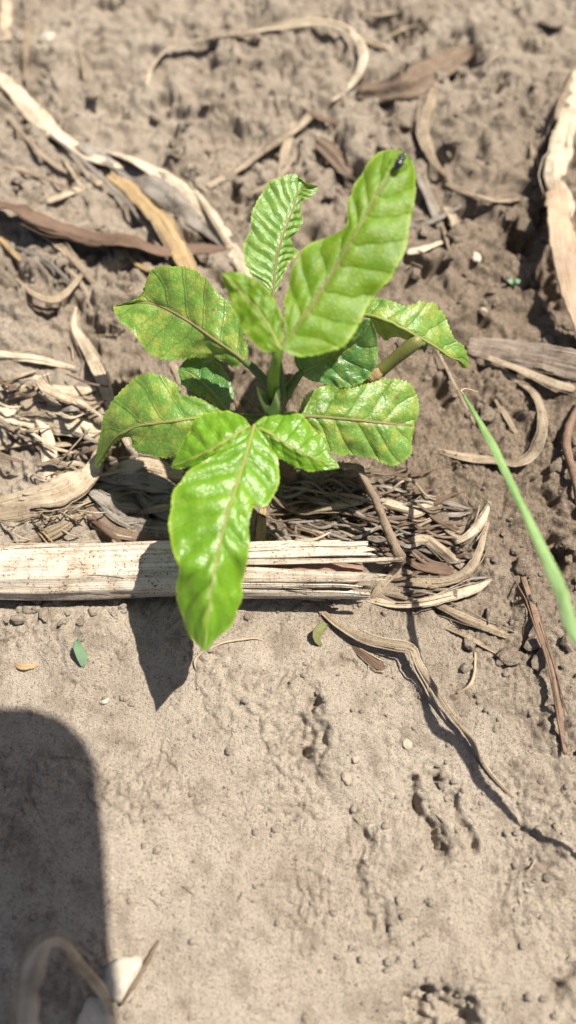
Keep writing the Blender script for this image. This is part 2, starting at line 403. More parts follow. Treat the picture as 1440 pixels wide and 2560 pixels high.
    # mounds
    for (px, py, r, hgt) in ((860, 1830, 130, 3.5), (620, 1770, 110, 2.2), (250, 1600, 160, 2.5), (600, 200, 160, 4), (1200, 330, 150, 5), (900, 900, 200, 3),
                             (460, 380, 70, 5), (60, 820, 90, 6), (1180, 700, 120, 4), (350, 820, 120, 4), (1050, 2150, 150, 2.5)):
        c = G(px, py); rr = r * mpp(c)
        z += hgt * 0.001 * np.exp(-(((X - c[0]) ** 2 + ((Y - c[1]) * 0.9) ** 2) / rr ** 2))
    # drying cracks: polyline, width mm, depth mm
    jx = X + 0.0014 * perlin(X * 260, Y * 260, 15) + 0.0007 * perlin(X * 700, Y * 700, 18); jy = Y + 0.0014 * perlin(X * 260, Y * 260, 16) + 0.0007 * perlin(X * 700, Y * 700, 19)
    for (pts, w, dep) in (
        ([(0, 1612), (45, 1600), (80, 1575), (108, 1545)], 1.0, 3.0), ([(130, 1605), (140, 1580), (175, 1560)], .9, 2.4),
        ([(185, 1710), (215, 1728), (285, 1728)], .8, 2.0), ([(285, 1635), (300, 1650), (330, 1652)], .9, 2.4),
        ([(500, 1720), (510, 1770), (540, 1810), (570, 1835)], 1.0, 2.2), ([(690, 1590), (705, 1550), (720, 1540)], .9, 2.6),
        ([(400, 1860), (420, 1910), (455, 1950)], .9, 2.4), ([(785, 1720), (775, 1800), (735, 1845), (790, 1900), (790, 1940)], 2.4, 5.0),
        ([(1310, 2065), (1290, 2140), (1260, 2230)], .9, 2.6), ([(1290, 2010), (1312, 2070), (1440, 2180)], 1.2, 2.6),
        ([(1030, 1960), (1050, 2050), (1075, 2080), (1105, 2145)], 3.0, 6.5), ([(1080, 1940), (1120, 1990), (1150, 2050), (1190, 2120)], 2.2, 4.5),
        ([(905, 2080), (890, 2180), (910, 2260), (935, 2320)], 2.2, 3.8), ([(960, 2310), (975, 2350), (995, 2368)], 1.3, 3.0),
        ([(740, 2270), (745, 2290), (760, 2300)], .8, 1.6), ([(1390, 2500), (1400, 2450), (1440, 2420)], 2.0, 5.0),
        ([(850, 1640), (890, 1660), (910, 1690)], .9, 2.2), ([(1320, 1650), (1340, 1680), (1390, 1710)], 1.2, 2.6),
        ([(-20, 710), (60, 700), (140, 720), (180, 760)], 5, 9), ([(880, 220), (1000, 190), (1090, 170), (1190, 110)], 4, 8),
        ([(610, 110), (560, 115), (640, 130)], 3, 5), ([(680, 160), (760, 150), (880, 160)], 2.5, 3)):
        d = seg_dist(jx, jy, PX(pts)) / (w * 0.001)
        z -= dep * 0.001 * np.clip(1 - d, 0, 1) ** 0.8 * qc
    # level bed under the stalk, and a crumbled rim in front of it
    a, b = G(-300, 1432), G(1000, 1438)
    d = seg_dist(X, Y, [a[:2], b[:2]])
    z = z + (-0.0015 - z) * (1 - smooth(0.008, 0.020, d)) * 0.85
    rim = np.exp(-((Y - G(0, 1515)[1]) / 0.0035) ** 2) * smooth(-0.16, -0.13, X) * (1 - smooth(0.0, 0.02, X))
    z += rim * (0.0024 * np.abs(perlin(wx * 170, wy * 170, 17)) + 0.0006)
    return z
GZ = terrain(GX, GY)
def Hs(x, y):                                # ground height at a place
    x = np.clip(np.atleast_1d(np.asarray(x, float)), gx[0], gx[-1] - 1e-6); y = np.clip(np.atleast_1d(np.asarray(y, float)), gy[0], gy[-1] - 1e-6)
    i = np.clip(np.searchsorted(gx, x) - 1, 0, len(gx) - 2); j = np.clip(np.searchsorted(gy, y) - 1, 0, len(gy) - 2)
    fx = (x - gx[i]) / (gx[i + 1] - gx[i]); fy = (y - gy[j]) / (gy[j + 1] - gy[j])
    return (GZ[j, i] * (1 - fx) + GZ[j, i + 1] * fx) * (1 - fy) + (GZ[j + 1, i] * (1 - fx) + GZ[j + 1, i + 1] * fx) * fy
def Gt(px, py, zmm=0.0):                     # zmm millimetres above the soil under the pixel
    p = G(px, py, zmm * 0.001)
    for _ in range(3): p = G(px, py, float(Hs(p[0], p[1])[0]) + zmm * 0.001)
    return p
def Gr(px, py, zmm=0.0):                     # the same over the tops of the nearby lumps, for things that bridge them
    p = G(px, py, zmm * 0.001); a = np.arange(8) * math.pi / 4
    for _ in range(3):
        hh = np.concatenate([Hs(p[0] + r * np.cos(a), p[1] + r * np.sin(a)) for r in (0.0015, 0.004)])
        p = G(px, py, 0.5 * hh.max() + 0.5 * hh.mean() + zmm * 0.001)
    return p
nx, ny = len(gx), len(gy)
gme = bpy.data.meshes.new("ground")
gme.vertices.add(nx * ny)
gme.vertices.foreach_set("co", np.stack([GX, GY, GZ], -1).astype(np.float32).ravel())
idx = np.arange(nx * ny, dtype=np.int32).reshape(ny, nx)
quads = np.stack([idx[:-1, :-1], idx[:-1, 1:], idx[1:, 1:], idx[1:, :-1]], -1).reshape(-1, 4)
gme.loops.add(quads.size); gme.loops.foreach_set("vertex_index", quads.ravel())
gme.polygons.add(len(quads))
gme.polygons.foreach_set("loop_start", np.arange(0, quads.size, 4, dtype=np.int32))
gme.polygons.foreach_set("use_smooth", np.ones(len(quads), bool))
gme.update(calc_edges=True)
gme.materials.append(M_SOIL)
ground = bpy.data.objects.new("ground", gme); col.objects.link(ground)
ground['kind'] = 'structure'

# ------------------------------------------------------------------ builders
def tube_mesh(P, rad, sides=8, lump=0.0, seed=0, cap=True):
    P = np.asarray(P, float); n = len(P)
    rad = np.broadcast_to(np.asarray(rad, float), (n,))
    T = np.gradient(P, axis=0); T /= np.linalg.norm(T, axis=1)[:, None] + 1e-12
    up = np.array([0, 0, 1.0]) if abs(T[0][2]) < 0.9 else np.array([1.0, 0, 0])
    V, F, UV = [], [], []
    B = np.cross(T[0], up); B /= np.linalg.norm(B)
    for i in range(n):
        B = B - T[i] * np.dot(B, T[i]); B /= np.linalg.norm(B) + 1e-12
        N = np.cross(B, T[i])
        for k in range(sides):
            a = 2 * math.pi * k / sides
            r = rad[i] * (1 + lump * float(perlin(i * 0.45 + seed, k * 0.8, seed)))
            V.append(P[i] + (B * math.cos(a) + N * math.sin(a)) * r); UV.append((k / sides, i / n))
    for i in range(n - 1):
        for k in range(sides):
            a, b = i * sides + k, i * sides + (k + 1) % sides
            F.append((a, b, b + sides, a + sides))
    if cap:
        V.append(P[0]); V.append(P[-1]); UV += [(0.5, 0), (0.5, 1)]
        c0, c1 = len(V) - 2, len(V) - 1
        for k in range(sides):
            F.append((c0, (k + 1) % sides, k)); F.append((c1, (n - 1) * sides + k, (n - 1) * sides + (k + 1) % sides))
    return np.array(V), F, UV

def ribbon_mesh(P, W, roll, curl=0.18, thick=0.0005, nridge=5, ridge=0.05, seed=0, fray=0.0, cols=9):
    P = np.asarray(P, float); n = len(P)
    T = np.gradient(P, axis=0); T /= np.linalg.norm(T, axis=1)[:, None] + 1e-12
    V, UV = [], []
    s = np.linspace(-1, 1, cols)
    for i in range(n):
        B = np.cross(T[i], [0, 0, 1.0]); B /= np.linalg.norm(B) + 1e-9
        N = np.cross(B, T[i])
        a = roll[i]
        Bb = B * math.cos(a) + N * math.sin(a); Nn = -B * math.sin(a) + N * math.cos(a)
        w = W[i] * 0.5
        a2 = 0.45 * float(perlin(i * 0.07 + seed * 2.3, seed * 1.7, 33))
        Bb, Nn = Bb * math.cos(a2) + Nn * math.sin(a2), -Bb * math.sin(a2) + Nn * math.cos(a2)
        wob = np.array([float(perlin(i * 0.21 + seed * 3.1, q * 2.0 + seed, 31)) + 0.5 * float(perlin(i * 0.6 + seed, q * 3.0 + seed, 35)) for q in (-1, 1)])
        off = s * w * (1 + 0.13 * np.where(s < 0, wob[0], wob[1]) * np.abs(s))
        fold = 0.25 * math.sin(seed * 4.1)                       # where the blade is creased
        cc = curl * (0.55 + 0.9 * float(perlin(i * 0.09 + seed, 3.3 * seed, 34)))
        h = -cc * w * np.abs(s - fold) ** 1.15 * 1.7 + ridge * w * np.cos(s * math.pi * nridge + 0.8 * math.sin(i * .13)) \
            + 0.10 * w * perlin(np.full(cols, i * 0.12 + seed), s * 1.2 + seed * 0.7, 32) + 0.07 * w * perlin(np.full(cols, i * 0.7 + seed), s * 2.6, 36)
        for q in range(cols): V.append(P[i] + Bb * off[q] + Nn * (h[q] + thick * 0.5)); UV.append(((q / (cols - 1) - .5) * w / 0.004, i * 0.0014 / 0.03))
        for q in range(cols): V.append(P[i] + Bb * off[q] + Nn * (h[q] - thick * 0.5)); UV.append(((q / (cols - 1) - .5) * w / 0.004, i * 0.0014 / 0.03))
    V = np.array(V)
    if fray > 0:                               # ragged, unequal ends
        Tn = T[-1]; T0 = T[0]
        for q in range(cols):
            d = fray * (0.5 + 0.5 * math.sin(q * 7.3 + seed * 5)) 
            for o in (0, cols):
                V[(n - 1) * 2 * cols + o + q] -= Tn * d
                V[o + q] += T0 * fray * (0.5 + 0.5 * math.sin(q * 5.1 + seed))
    F = []
    for i in range(n - 1):
        a, b = i * 2 * cols, (i + 1) * 2 * cols
        for q in range(cols - 1):
            F.append((a + q, a + q + 1, b + q + 1, b + q))
            F.append((a + cols + q + 1, a + cols + q, b + cols + q, b + cols + q + 1))
        F.append((a + cols, a, b, b + cols)); F.append((a + cols - 1, a + 2 * cols - 1, b + 2 * cols - 1, b + cols - 1))
    for q in range(cols - 1):
        F.append((q + 1, q, cols + q, cols + q + 1))
        e = (n - 1) * 2 * cols
        F.append((e + q, e + q + 1, e + cols + q + 1, e + cols + q))
    return V, F, UV

def settle(V, sink):                          # let a loose thing down until it touches the soil
    gap = np.min(V[:, 2] - Hs(V[:, 0], V[:, 1]))
    V[:, 2] -= gap + sink
    return V
def rest_on_lumps(V, sink):                   # lie on the highest few lumps
    g = np.sort(V[:, 2] - Hs(V[:, 0], V[:, 1]))
    V[:, 2] -= g[int(len(g) * 0.03)] + sink
    return V
_rs = [0]
def ribbon(label, mat, pts, curl=0.18, thick=0.3, group=None, name='dried_leaf', cat='dried leaf', rest=True, n=None, fray=0.0015, ridge=0.045, nridge=7, sink=0.0008, cols=15):
    """pts: (px, py, mm above soil, width px, roll degrees)"""
    _rs[0] += 1
    pts = [tuple(p) + (0,) * (5 - len(p)) for p in pts]
    Q = [np.concatenate([Gr(p[0], p[1], p[2]), [p[3]], [R(p[4])]]) for p in pts]
    for q in Q: q[3] *= mpp(q[:3]) * (1.08 if pts[0][1] < 700 else 1.0)
    L = sum(np.linalg.norm(Q[i + 1][:3] - Q[i][:3]) for i in range(len(Q) - 1))
    n = n or int(np.clip(L / 0.0014, 8, 70))
    S = cr(Q, n)
    V, F, UV = ribbon_mesh(S[:, :3], np.maximum(S[:, 3], 0.0003) * 0.86, S[:, 4], curl * 1.1, thick * 0.001, nridge, ridge, _rs[0] * 1.37, fray, cols)
    if rest: rest_on_lumps(V, sink * 0.6)
    else:                                     # propped on its neighbours: only keep it out of the soil
        pass
    o = link_mesh(name, V, F, M[mat], uvs=UV)
    if len(pts) >= 4 and group is None and name == 'dried_leaf':          # torn fibres along the edges
        rr = random.Random(_rs[0]); dz = V[0, 2] * 0
        mid = V.reshape(n, 2 * cols, 3)
        for q in range(4):
            i0 = rr.randrange(0, max(1, n // 2)); i1 = min(n - 1, i0 + rr.randrange(n // 4 + 3, n // 2 + 5))
            cidx = rr.choice([0, 0, cols - 1, cols - 1, rr.randrange(cols)])
            P = mid[i0:i1 + 1, cidx].copy()
            if len(P) < 4: continue
            t = np.linspace(0, 1, len(P))[:, None] ** 2
            out = mid[i0:i1 + 1, cidx] - mid[i0:i1 + 1, cols // 2]
            out = out / (np.linalg.norm(out, axis=1)[:, None] + 1e-9)
            if rr.random() < .5: t = t[::-1]
            P += out * t * rr.uniform(.0006, .0035) + np.array([0, 0, 1.0]) * t * rr.uniform(-.0002, .0016)
            tv, tf, tu = tube_mesh(P, np.full(len(P), rr.uniform(.00016, .00034)), 5)
            link_mesh('fibre', tv, tf, M[rr.choice([mat, 'straw', 'cream'])], o, tu)
    return tag(o, label, cat, group)
def stick(label, mat, pts, group=None, name='twig', cat='twig', lump=0.35, sides=8, rest=True, sink=0.0006):
    """pts: (px, py, mm above soil, diameter px)"""
    _rs[0] += 1
    Q = [np.concatenate([Gt(p[0], p[1], p[2]), [p[3]]]) for p in pts]
    for q in Q: q[3] *= mpp(q[:3]) * 0.5
    L = sum(np.linalg.norm(Q[i + 1][:3] - Q[i][:3]) for i in range(len(Q) - 1))
    S = cr(Q, int(np.clip(L / 0.0014, 8, 80)))
    V, F, UV = tube_mesh(S[:, :3], np.maximum(S[:, 3], 0.00015), sides, lump, _rs[0])
    if rest: settle(V, sink)
    return tag(link_mesh(name, V, F, M[mat], uvs=UV), label, cat, group)

def lump_mesh(r, sub, seed, flat=0.7, amp=0.35):
    bm = bmesh.new(); bmesh.ops.create_icosphere(bm, subdivisions=sub, radius=1.0)
    V = np.array([v.co[:] for v in bm.verts]); F = [tuple(v.index for v in f.verts) for f in bm.faces]; bm.free()
    d = perlin(V[:, 0] * 1.3 + seed, V[:, 1] * 1.3 + V[:, 2] * 0.9, seed) * amp + perlin(V[:, 0] * 3 + V[:, 2] * 2.1 + seed, V[:, 1] * 3 - V[:, 2], seed + 5) * amp * 0.5
    if sub >= 3: d += perlin(V[:, 0] * 8 + V[:, 2] * 5, V[:, 1] * 8 - V[:, 2] * 3 + seed, seed + 8) * amp * 0.22
    V = V * (1 + d)[:, None]
    rr = np.random.default_rng(int(seed) + 5)
    for _ in range(9 if amp > .4 else 6):                      # broken faces
        nrm = rr.normal(size=3); nrm /= np.linalg.norm(nrm); lim = rr.uniform(.45, .8)
        t = V @ nrm; V = V - np.outer(np.maximum(t - lim, 0) * 0.92, nrm)
    if sub >= 3: V = V * (1 + 0.10 * perlin(V[:, 0] * 6 + V[:, 2] * 4 + seed, V[:, 1] * 6 - V[:, 2] * 5, seed + 9))[:, None]
    V = V * r * 1.15; V[:, 2] *= flat
    return V, F

# ------------------------------------------------------------------ maize stalk with its split end
def build_stalk():
    rad = 0.0102
    A = G(-340, 1424, 0.0085); Bp = G(985, 1426, 0.0085)
    ax = (Bp - A); Ln = np.linalg.norm(ax); ax = ax / Ln
    side = np.cross(ax, [0, 0, 1.0]); side /= np.linalg.norm(side); up = np.cross(side, ax)
    def at(px):                                # distance along the axis for a photo column
        lo, hi = 0.0, Ln * 1.2
        for _ in range(40):
            mid = (lo + hi) / 2; p = A + ax * mid
            x = 720 + p[0] / mpp(p); lo, hi = (mid, hi) if x < px else (lo, mid)
        return lo
    root = empty('maize_stalk', A + ax * at(400) - np.array([0, 0, rad]))
    tag(root, 'thick pale dry maize stalk lying on the soil, its end split into strips', 'stalk')
    # round body
    n, m = 110, 64; L1 = at(500)
    V, F, UV = [], [], []
    for i in range(n):
        t = i / (n - 1) * L1
        for k in range(m):
            a = 2 * math.pi * k / m
            groove = 0.030 * math.cos(a * 11 + 0.6 * math.sin(t * 30)) + 0.016 * math.cos(a * 23 + 1.0) + 0.035 * float(perlin(a * 2.5, t * 45, 41))
            r = rad * (1 + groove + 0.05 * float(perlin(t * 22, 0.4 * math.cos(a), 45)))
            zz = math.sin(a); zz = zz * 0.90 if zz > 0 else zz * 0.85
            V.append(A + ax * t + (side * math.cos(a) + up * zz) * r + side * 0.0007 * math.sin(t * 31)); UV.append((k / m * 8, t * 22))
    for i in range(n - 1):
        for k in range(m):
            a, b = i * m + k, i * m + (k + 1) % m
            F.append((a, b, b + m, a + m))
    link_mesh('stalk_body', V, F, M['stalk'], root, UV)
    # dark crushed pith inside
    V, F, UV = tube_mesh([A + ax * t - up * 0.0012 for t in np.linspace(at(440), at(905), 30)], np.concatenate([np.full(24, rad * 0.80), np.linspace(rad * 0.78, rad * 0.35, 6)]), 20, 0.25, 3)
    link_mesh('pith', V, F, M['pith'], root, UV)
    # rind strips: (angle from, angle to, end column, lift at the end mm, droop mm)
    strips = [(-58, -24, 905, 0.2, -1.2), (-22, -3, 850, 0.3, -0.6), (-2, 32, 928, 0.8, 0.3), (35, 47, 900, 0.9, 0.8), (48, 82, 962, 0.7, 0.5), (84, 96, 1003, 1.5, 0.9),
              (98, 128, 935, 0.5, 0.6), (129, 150, 922, 1.0, 0.7), (152, 178, 880, 0.8, 0.2), (180, 214, 930, 0.2, -1.0), (216, 250, 850, 0, -1)]
    for j, (a0, a1, xe, lift, droop) in enumerate(strips):
        nn, mm = 46, 9; t0, t1 = at(455), at(xe)
        V, F, UV = [], [], []
        for lay in (0, 1):
            for i in range(nn):
                f = i / (nn - 1); t = t0 + (t1 - t0) * f
                open_ = smooth(0.15, 1.0, np.array(f)) 
                shrink = 1 - (0.12 + 0.34 * abs(math.sin(j * 2.7))) * open_; am_off = 5 * math.sin(j * 4.3) * open_
                for k in range(mm):
                    s = k / (mm - 1) * 2 - 1
                    am = (a0 + a1) / 2 + am_off; aw = (a1 - a0) / 2 * shrink * (1.02 if f < 0.15 else 0.97)
                    a = R(am + s * aw)
                    r = rad * (1.012 + 0.018 * math.cos(s * 9 + j) + 0.03 * float(perlin(s * 2 + j * 3, t * 60, 43))) + lift * 0.001 * open_ - lay * 0.0008
                    wav = 0.0006 * open_ * float(perlin(t * 70, j * 2.3, 44))
                    zz = math.sin(a); zz *= 0.90 if zz > 0 else 0.85
                    te = t - (0.0055 * (0.5 + 0.5 * math.sin(k * (1.1 + .5 * (j % 3)) + j * 1.9)) * (f ** 7))
                    V.append(A + ax * te + (side * math.cos(a) + up * zz) * r + up * (droop * 0.0007 * open_ + wav) + side * wav)
                    UV.append(((a0 + s * 15) / 45, t * 22))
        q = nn * mm
        for i in range(nn - 1):
            for k in range(mm - 1):
                a = i * mm + k
                F.append((a, a + 1, a + mm + 1, a + mm)); F.append((q + a + 1, q + a, q + a + mm, q + a + mm + 1))
            F.append((i * mm, i * mm + mm, q + i * mm + mm, q + i * mm)); F.append((i * mm + mm - 1, q + i * mm + mm - 1, q + i * mm + 2 * mm - 1, i * mm + 2 * mm - 1))
        for k in range(mm - 1):
            F.append((k, q + k, q + k + 1, k + 1)); e = (nn - 1) * mm
            F.append((e + k, e + k + 1, q + e + k + 1, q + e + k))
        link_mesh('rind_strip', V, F, M['stalk'], root, UV)
    rr = random.Random(5)
    for j in range(16):
        a = R(rr.uniform(10, 175)); t0 = at(rr.uniform(-150, 820)); ln = rr.uniform(.008, .03); lift = rr.uniform(.0003, .0022); drift = rr.uniform(-.12, .12)
        P = []
        for f in np.linspace(0, 1, 12):
            aa = a + drift * f; P.append(A + ax * (t0 + ln * f) + (side * math.cos(aa) + up * math.sin(aa) * 0.9) * (rad * 1.02 + lift * f * f))
        v, fc, uv = tube_mesh(P, np.linspace(.00022, .0001, 12), 5); link_mesh('peeling_fibre', v, fc, M['stalk'], root, uv)
    return root
build_stalk()

# ------------------------------------------------------------------ seedling
def leaf_mesh(Lp, Mp, Rp, nveins=8, quilt=0.0006, teeth=34, tooth=0.0005, cup=0.0, wave=0.0008, seed=0, nv=96, half=16):
    def up3(pts): return cr([G(p[0], p[1], p[2] * 0.001) for p in pts], nv)
    Ls, Ms, Rs = up3(Lp), up3(Mp), up3(Rp)
    cols = 2 * half + 1
    P = np.zeros((nv, cols, 3)); U = np.zeros((nv, cols, 2))
    for q in range(cols):
        s = (q - half) / half
        E = Ls if s < 0 else Rs
        a = abs(s)
        P[:, q] = Ms * (1 - a) + E * a
        P[:, q, 2] += cup * a * (1 - a) * 4
        U[:, q, 0] = s * 0.5 + 0.5; U[:, q, 1] = np.linspace(0, 1, nv)
    du = np.gradient(P, axis=1); dv = np.gradient(P, axis=0)
    N = np.cross(du, dv); N /= np.linalg.norm(N, axis=2)[..., None] + 1e-12
    N[N[..., 2] < 0] *= -1
    S = np.abs(np.linspace(-1, 1, cols))[None, :]; Vv = np.linspace(0, 1, nv)[:, None]
    sg = np.sign(np.linspace(-1, 1, cols))[None, :]
    ph = (Vv - 0.13 * S + 0.020 * perlin(Vv * 6 + seed + sg * 3.0, sg * 2.0 + seed, 53) + 0.010 * perlin(Vv * 9 + seed, S * 3 + sg, 54)) * nveins + 0.25 * sg * smooth(0, 0.1, S)
    U[..., 1] = ph
    puff = np.abs(np.sin(math.pi * (ph + 0.0))) ** 0.75
    env = smooth(0.0, 0.16, S) * (1 - 0.55 * smooth(0.75, 1, S)) * smooth(0, 0.06, Vv) * smooth(0, 0.06, 1 - Vv)
    disp = quilt * (puff - 0.4) * env
    disp = disp + wave * smooth(0.45, 1, S) * np.sin(Vv * 21 + seed * 2 + np.sign(np.linspace(-1, 1, cols))[None, :] * 1.7) * smooth(0, .1, Vv)
    disp = disp + 0.00045 * perlin(U[..., 0] * 6 + seed, Vv * 8 + 0 * S, 51) + 0.00012 * perlin(U[..., 0] * 15 + seed, Vv * 21 + 0 * S, 52) + 0.0006 * smooth(.55, 1, S) * perlin(Vv * 16 + seed + sg * 4, S + sg * 2.0, 55) - 0.0005 * np.exp(-(S / 0.06) ** 2)
    wid = np.linalg.norm(Ls - Rs, axis=1)
    disp = disp * np.clip(wid / 0.016, 0.1, 1)[:, None]
    P += N * disp[..., None]
    # toothed margin
    for q, E in ((0, 1), (cols - 1, cols - 2)):
        out = P[:, q] - P[:, E]; out /= np.linalg.norm(out, axis=1)[:, None] + 1e-9
        ph2 = (np.linspace(0, 1, nv) * teeth + seed) % 1.0
        P[:, q] += out * ((tooth * (ph2 - 0.4) * (0.6 + 0.8 * perlin(Vv[:, 0] * 13, q + seed, 56) + .4) + 0.0007 * perlin(Vv[:, 0] * 11 + seed, q * 1.3 + seed, 57)) * smooth(0, 0.08, Vv[:, 0]) * smooth(0, 0.03, 1 - Vv[:, 0]))[:, None]
    V = P.reshape(-1, 3); UV = U.reshape(-1, 2)
    F = [(i * cols + q, i * cols + q + 1, (i + 1) * cols + q + 1, (i + 1) * cols + q) for i in range(nv - 1) for q in range(cols - 1)]
    return V, F, UV, P[:, half] , N[:, half]

stem_base = Gt(722, 1198)
seed_root = empty('seedling', stem_base)
tag(seed_root, 'bright green broad-leaved seedling growing beside the dry maize stalk', 'seedling')

def leaf(mat, Lp, Mp, Rp, label=None, rib=0.0008, ribmat='midrib', **kw):
    V, F, UV, mid, nm = leaf_mesh(Lp, Mp, Rp, **kw)
    o = link_mesh('leaf', V, F, M[mat], seed_root, UV)
    if label: o['label'] = label
    n = len(mid)
    rad = np.linspace(rib, rib * 0.3, n)
    TV, TF, TU = tube_mesh(mid[:-3] + nm[:-3] * 0.0000, rad[:-3], 6, 0.1, 2)
    link_mesh('midrib', TV, TF, M[ribmat], o, TU)
    return o
M['midrib'] = plain_material("midrib", (0.16, 0.215, 0.03), (0.215, 0.20, 0.055), 500, 0.6, 0.3)
M['midrib_pink'] = plain_material("midrib_pinkish", (0.17, 0.125, 0.06), (0.14, 0.15, 0.04), 500, 0.7, 0.2)

# large front leaf with two side leaflets
leaf('young', [(632,1062,55),(585,1105,57),(530,1140,58),(470,1182,58),(434,1232,58),(424,1300,57),(432,1368,56),(448,1420,56),(440,1475,50),(449,1530,48),(466,1574,47),(490,1606,49),(509,1630,53)],
     [(636,1062,55),(622,1112,58),(606,1165,58),(590,1215,59),(572,1272,60),(556,1330,59),(544,1385,59),(533,1440,59),(525,1495,57),(519,1550,55),(514,1598,53),(510,1631,53)],
     [(640,1064,55),(664,1092,54),(684,1130,54),(694,1180,54),(692,1225,54),(668,1262,55),(628,1268,57),(621,1330,56),(622,1390,56),(610,1450,49),(598,1505,48),(568,1570,47),(536,1605,49),(511,1631,53)],
     'long pointed yellow-green leaf hanging over the maize stalk', rib=0.0007, quilt=0.0015, nveins=10, teeth=40, tooth=0.0003, wave=0.0006, seed=1, nv=120)
leaf('young', [(622,1058,55),(600,1036,54),(550,1029,53),(500,1040,52),(466,1088,51),(446,1130,49),(428,1166,47)],
     [(624,1064,55),(592,1082,56),(560,1102,56),(528,1122,55),(496,1138,53),(460,1154,50),(428,1168,47)],
     [(626,1070,55),(604,1110,54),(576,1132,54),(545,1146,53),(515,1158,51),(475,1170,49),(430,1170,47)], quilt=0.0010, nveins=6, teeth=22, tooth=0.0003, seed=2, wave=0.0004)
leaf('young', [(646,1064,54),(662,1040,53),(708,1025,52),(758,1044,51),(798,1088,50),(828,1138,48),(846,1162,47)],
     [(646,1070,54),(676,1084,55),(706,1102,55),(738,1120,54),(772,1138,52),(808,1154,49),(847,1166,47)],
     [(648,1078,54),(668,1118,52),(692,1140,51),(728,1163,49),(770,1175,48),(812,1177,47),(848,1169,47)], quilt=0.0005, nveins=6, teeth=22, tooth=0.0003, seed=3, wave=0.0004)
# big upper leaf and its small partner
leaf('broad', [(703,868,81),(712,838,82),(711,780,84),(720,705,85),(756,632,87),(818,588,90),(866,564,93),(871,520,94),(880,482,96),(910,418,98),(955,380,99),(1003,376,99)],
     [(704,870,81),(738,822,82),(768,778,84),(798,732,86),(830,682,88),(862,626,91),(892,572,94),(924,516,96),(955,465,98),(985,420,100),(1012,384,100)],
     [(706,876,81),(742,889,80),(800,885,80),(858,862,81),(898,802,83),(930,742,85),(982,690,88),(1012,618,92),(1022,548,94),(1040,462,96),(1036,408,98),(1014,382,100)],
     'large upright yellow-green leaf with a small black insect near its tip', rib=0.00035, quilt=0.0008, nveins=9, teeth=44, tooth=0.0004, seed=4, nv=120, ribmat='midrib_pink')
leaf('broad', [(702,862,81),(708,812,82),(692,762,84),(660,716,86),(620,690,87),(585,680,87),(553,684,87)],
     [(696,870,81),(682,836,82),(664,804,83),(642,772,84),(614,740,84),(584,710,86),(553,686,87)],
     [(690,878,81),(662,880,80),(626,852,80),(596,802,81),(572,744,83),(558,704,85),(552,688,87)], quilt=0.0011, nveins=5, teeth=20, tooth=0.0004, seed=5)
# pale puckered leaf behind
leaf('young2', [(680,742,62),(652,706,64),(618,676,66),(609,622,68),(626,566,70),(634,520,72),(662,470,74),(700,444,75),(738,437,75),(764,455,73),(792,464,70)],
     [(682,744,62),(686,702,64),(690,662,66),(698,624,68),(708,588,69),(720,556,70),(732,524,71),(742,496,72),(752,476,72),(770,470,70),(794,468,69)],
     [(686,738,62),(706,694,62),(722,652,63),(744,626,63),(728,604,65),(742,576,66),(756,545,67),(750,512,68),(758,500,68),(776,492,68),(794,472,69)],
     'pale puckered leaf with a curled tip', rib=0.0006, quilt=0.0009, nveins=14, teeth=40, tooth=0.0005, seed=6, ribmat='midrib_pink', nv=120)
# left speckled leaf
leaf('old', [(616,902,54),(619,872,56),(602,806,58),(566,752,60),(530,712,61),(500,686,61),(440,664,59),(374,682,54),(355,734,49),(318,756,46),(284,764,44)],
     [(612,904,54),(586,884,54),(556,864,54),(522,840,54),(488,816,53),(456,795,52),(422,776,50),(388,762,48),(354,757,47),(318,760,45),(283,767,44)],
     [(608,908,54),(584,917,51),(556,906,49),(534,890,48),(488,896,46),(440,898,45),(392,893,44),(354,862,44),(334,828,44),(304,802,44),(283,772,44)],
     'green leaf speckled with yellow beside the pale straw', rib=0.0008, quilt=0.0007, nveins=7, teeth=44, tooth=0.0010, seed=7, ribmat='midrib_pink', nv=120)
# small round shaded leaf
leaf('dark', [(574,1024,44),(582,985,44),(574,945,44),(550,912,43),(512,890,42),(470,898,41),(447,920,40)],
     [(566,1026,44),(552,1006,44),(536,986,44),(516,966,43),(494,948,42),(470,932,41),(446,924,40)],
     [(556,1030,44),(536,1010,42),(514,996,41),(490,986,40),(466,972,40),(450,950,40),(445,930,40)], 'small round green leaf toned dark for shade', quilt=0.0004, nveins=5, teeth=16, tooth=0.0003, seed=8)
# lower left leaf with folded tip
leaf('old', [(600,1034,48),(545,1022,49),(505,1000,49),(452,985,48),(438,958,48),(372,934,46),(320,955,42),(284,1002,37),(256,1064,30),(245,1112,24),(234,1166,15)],
     [(606,1040,48),(560,1040,49),(515,1042,49),(470,1047,49),(430,1053,48),(390,1058,46),(350,1064,43),(314,1078,38),(285,1098,32),(262,1130,24),(238,1170,15)],
     [(604,1048,48),(566,1068,46),(528,1090,44),(488,1122,41),(438,1140,39),(380,1142,37),(346,1124,36),(332,1096,36),(306,1092,33),(280,1116,26),(242,1172,15)],
     'blotchy green leaf whose tip folds down onto straw', rib=0.0008, quilt=0.0009, nveins=7, teeth=44, tooth=0.0010, seed=9, nv=120)
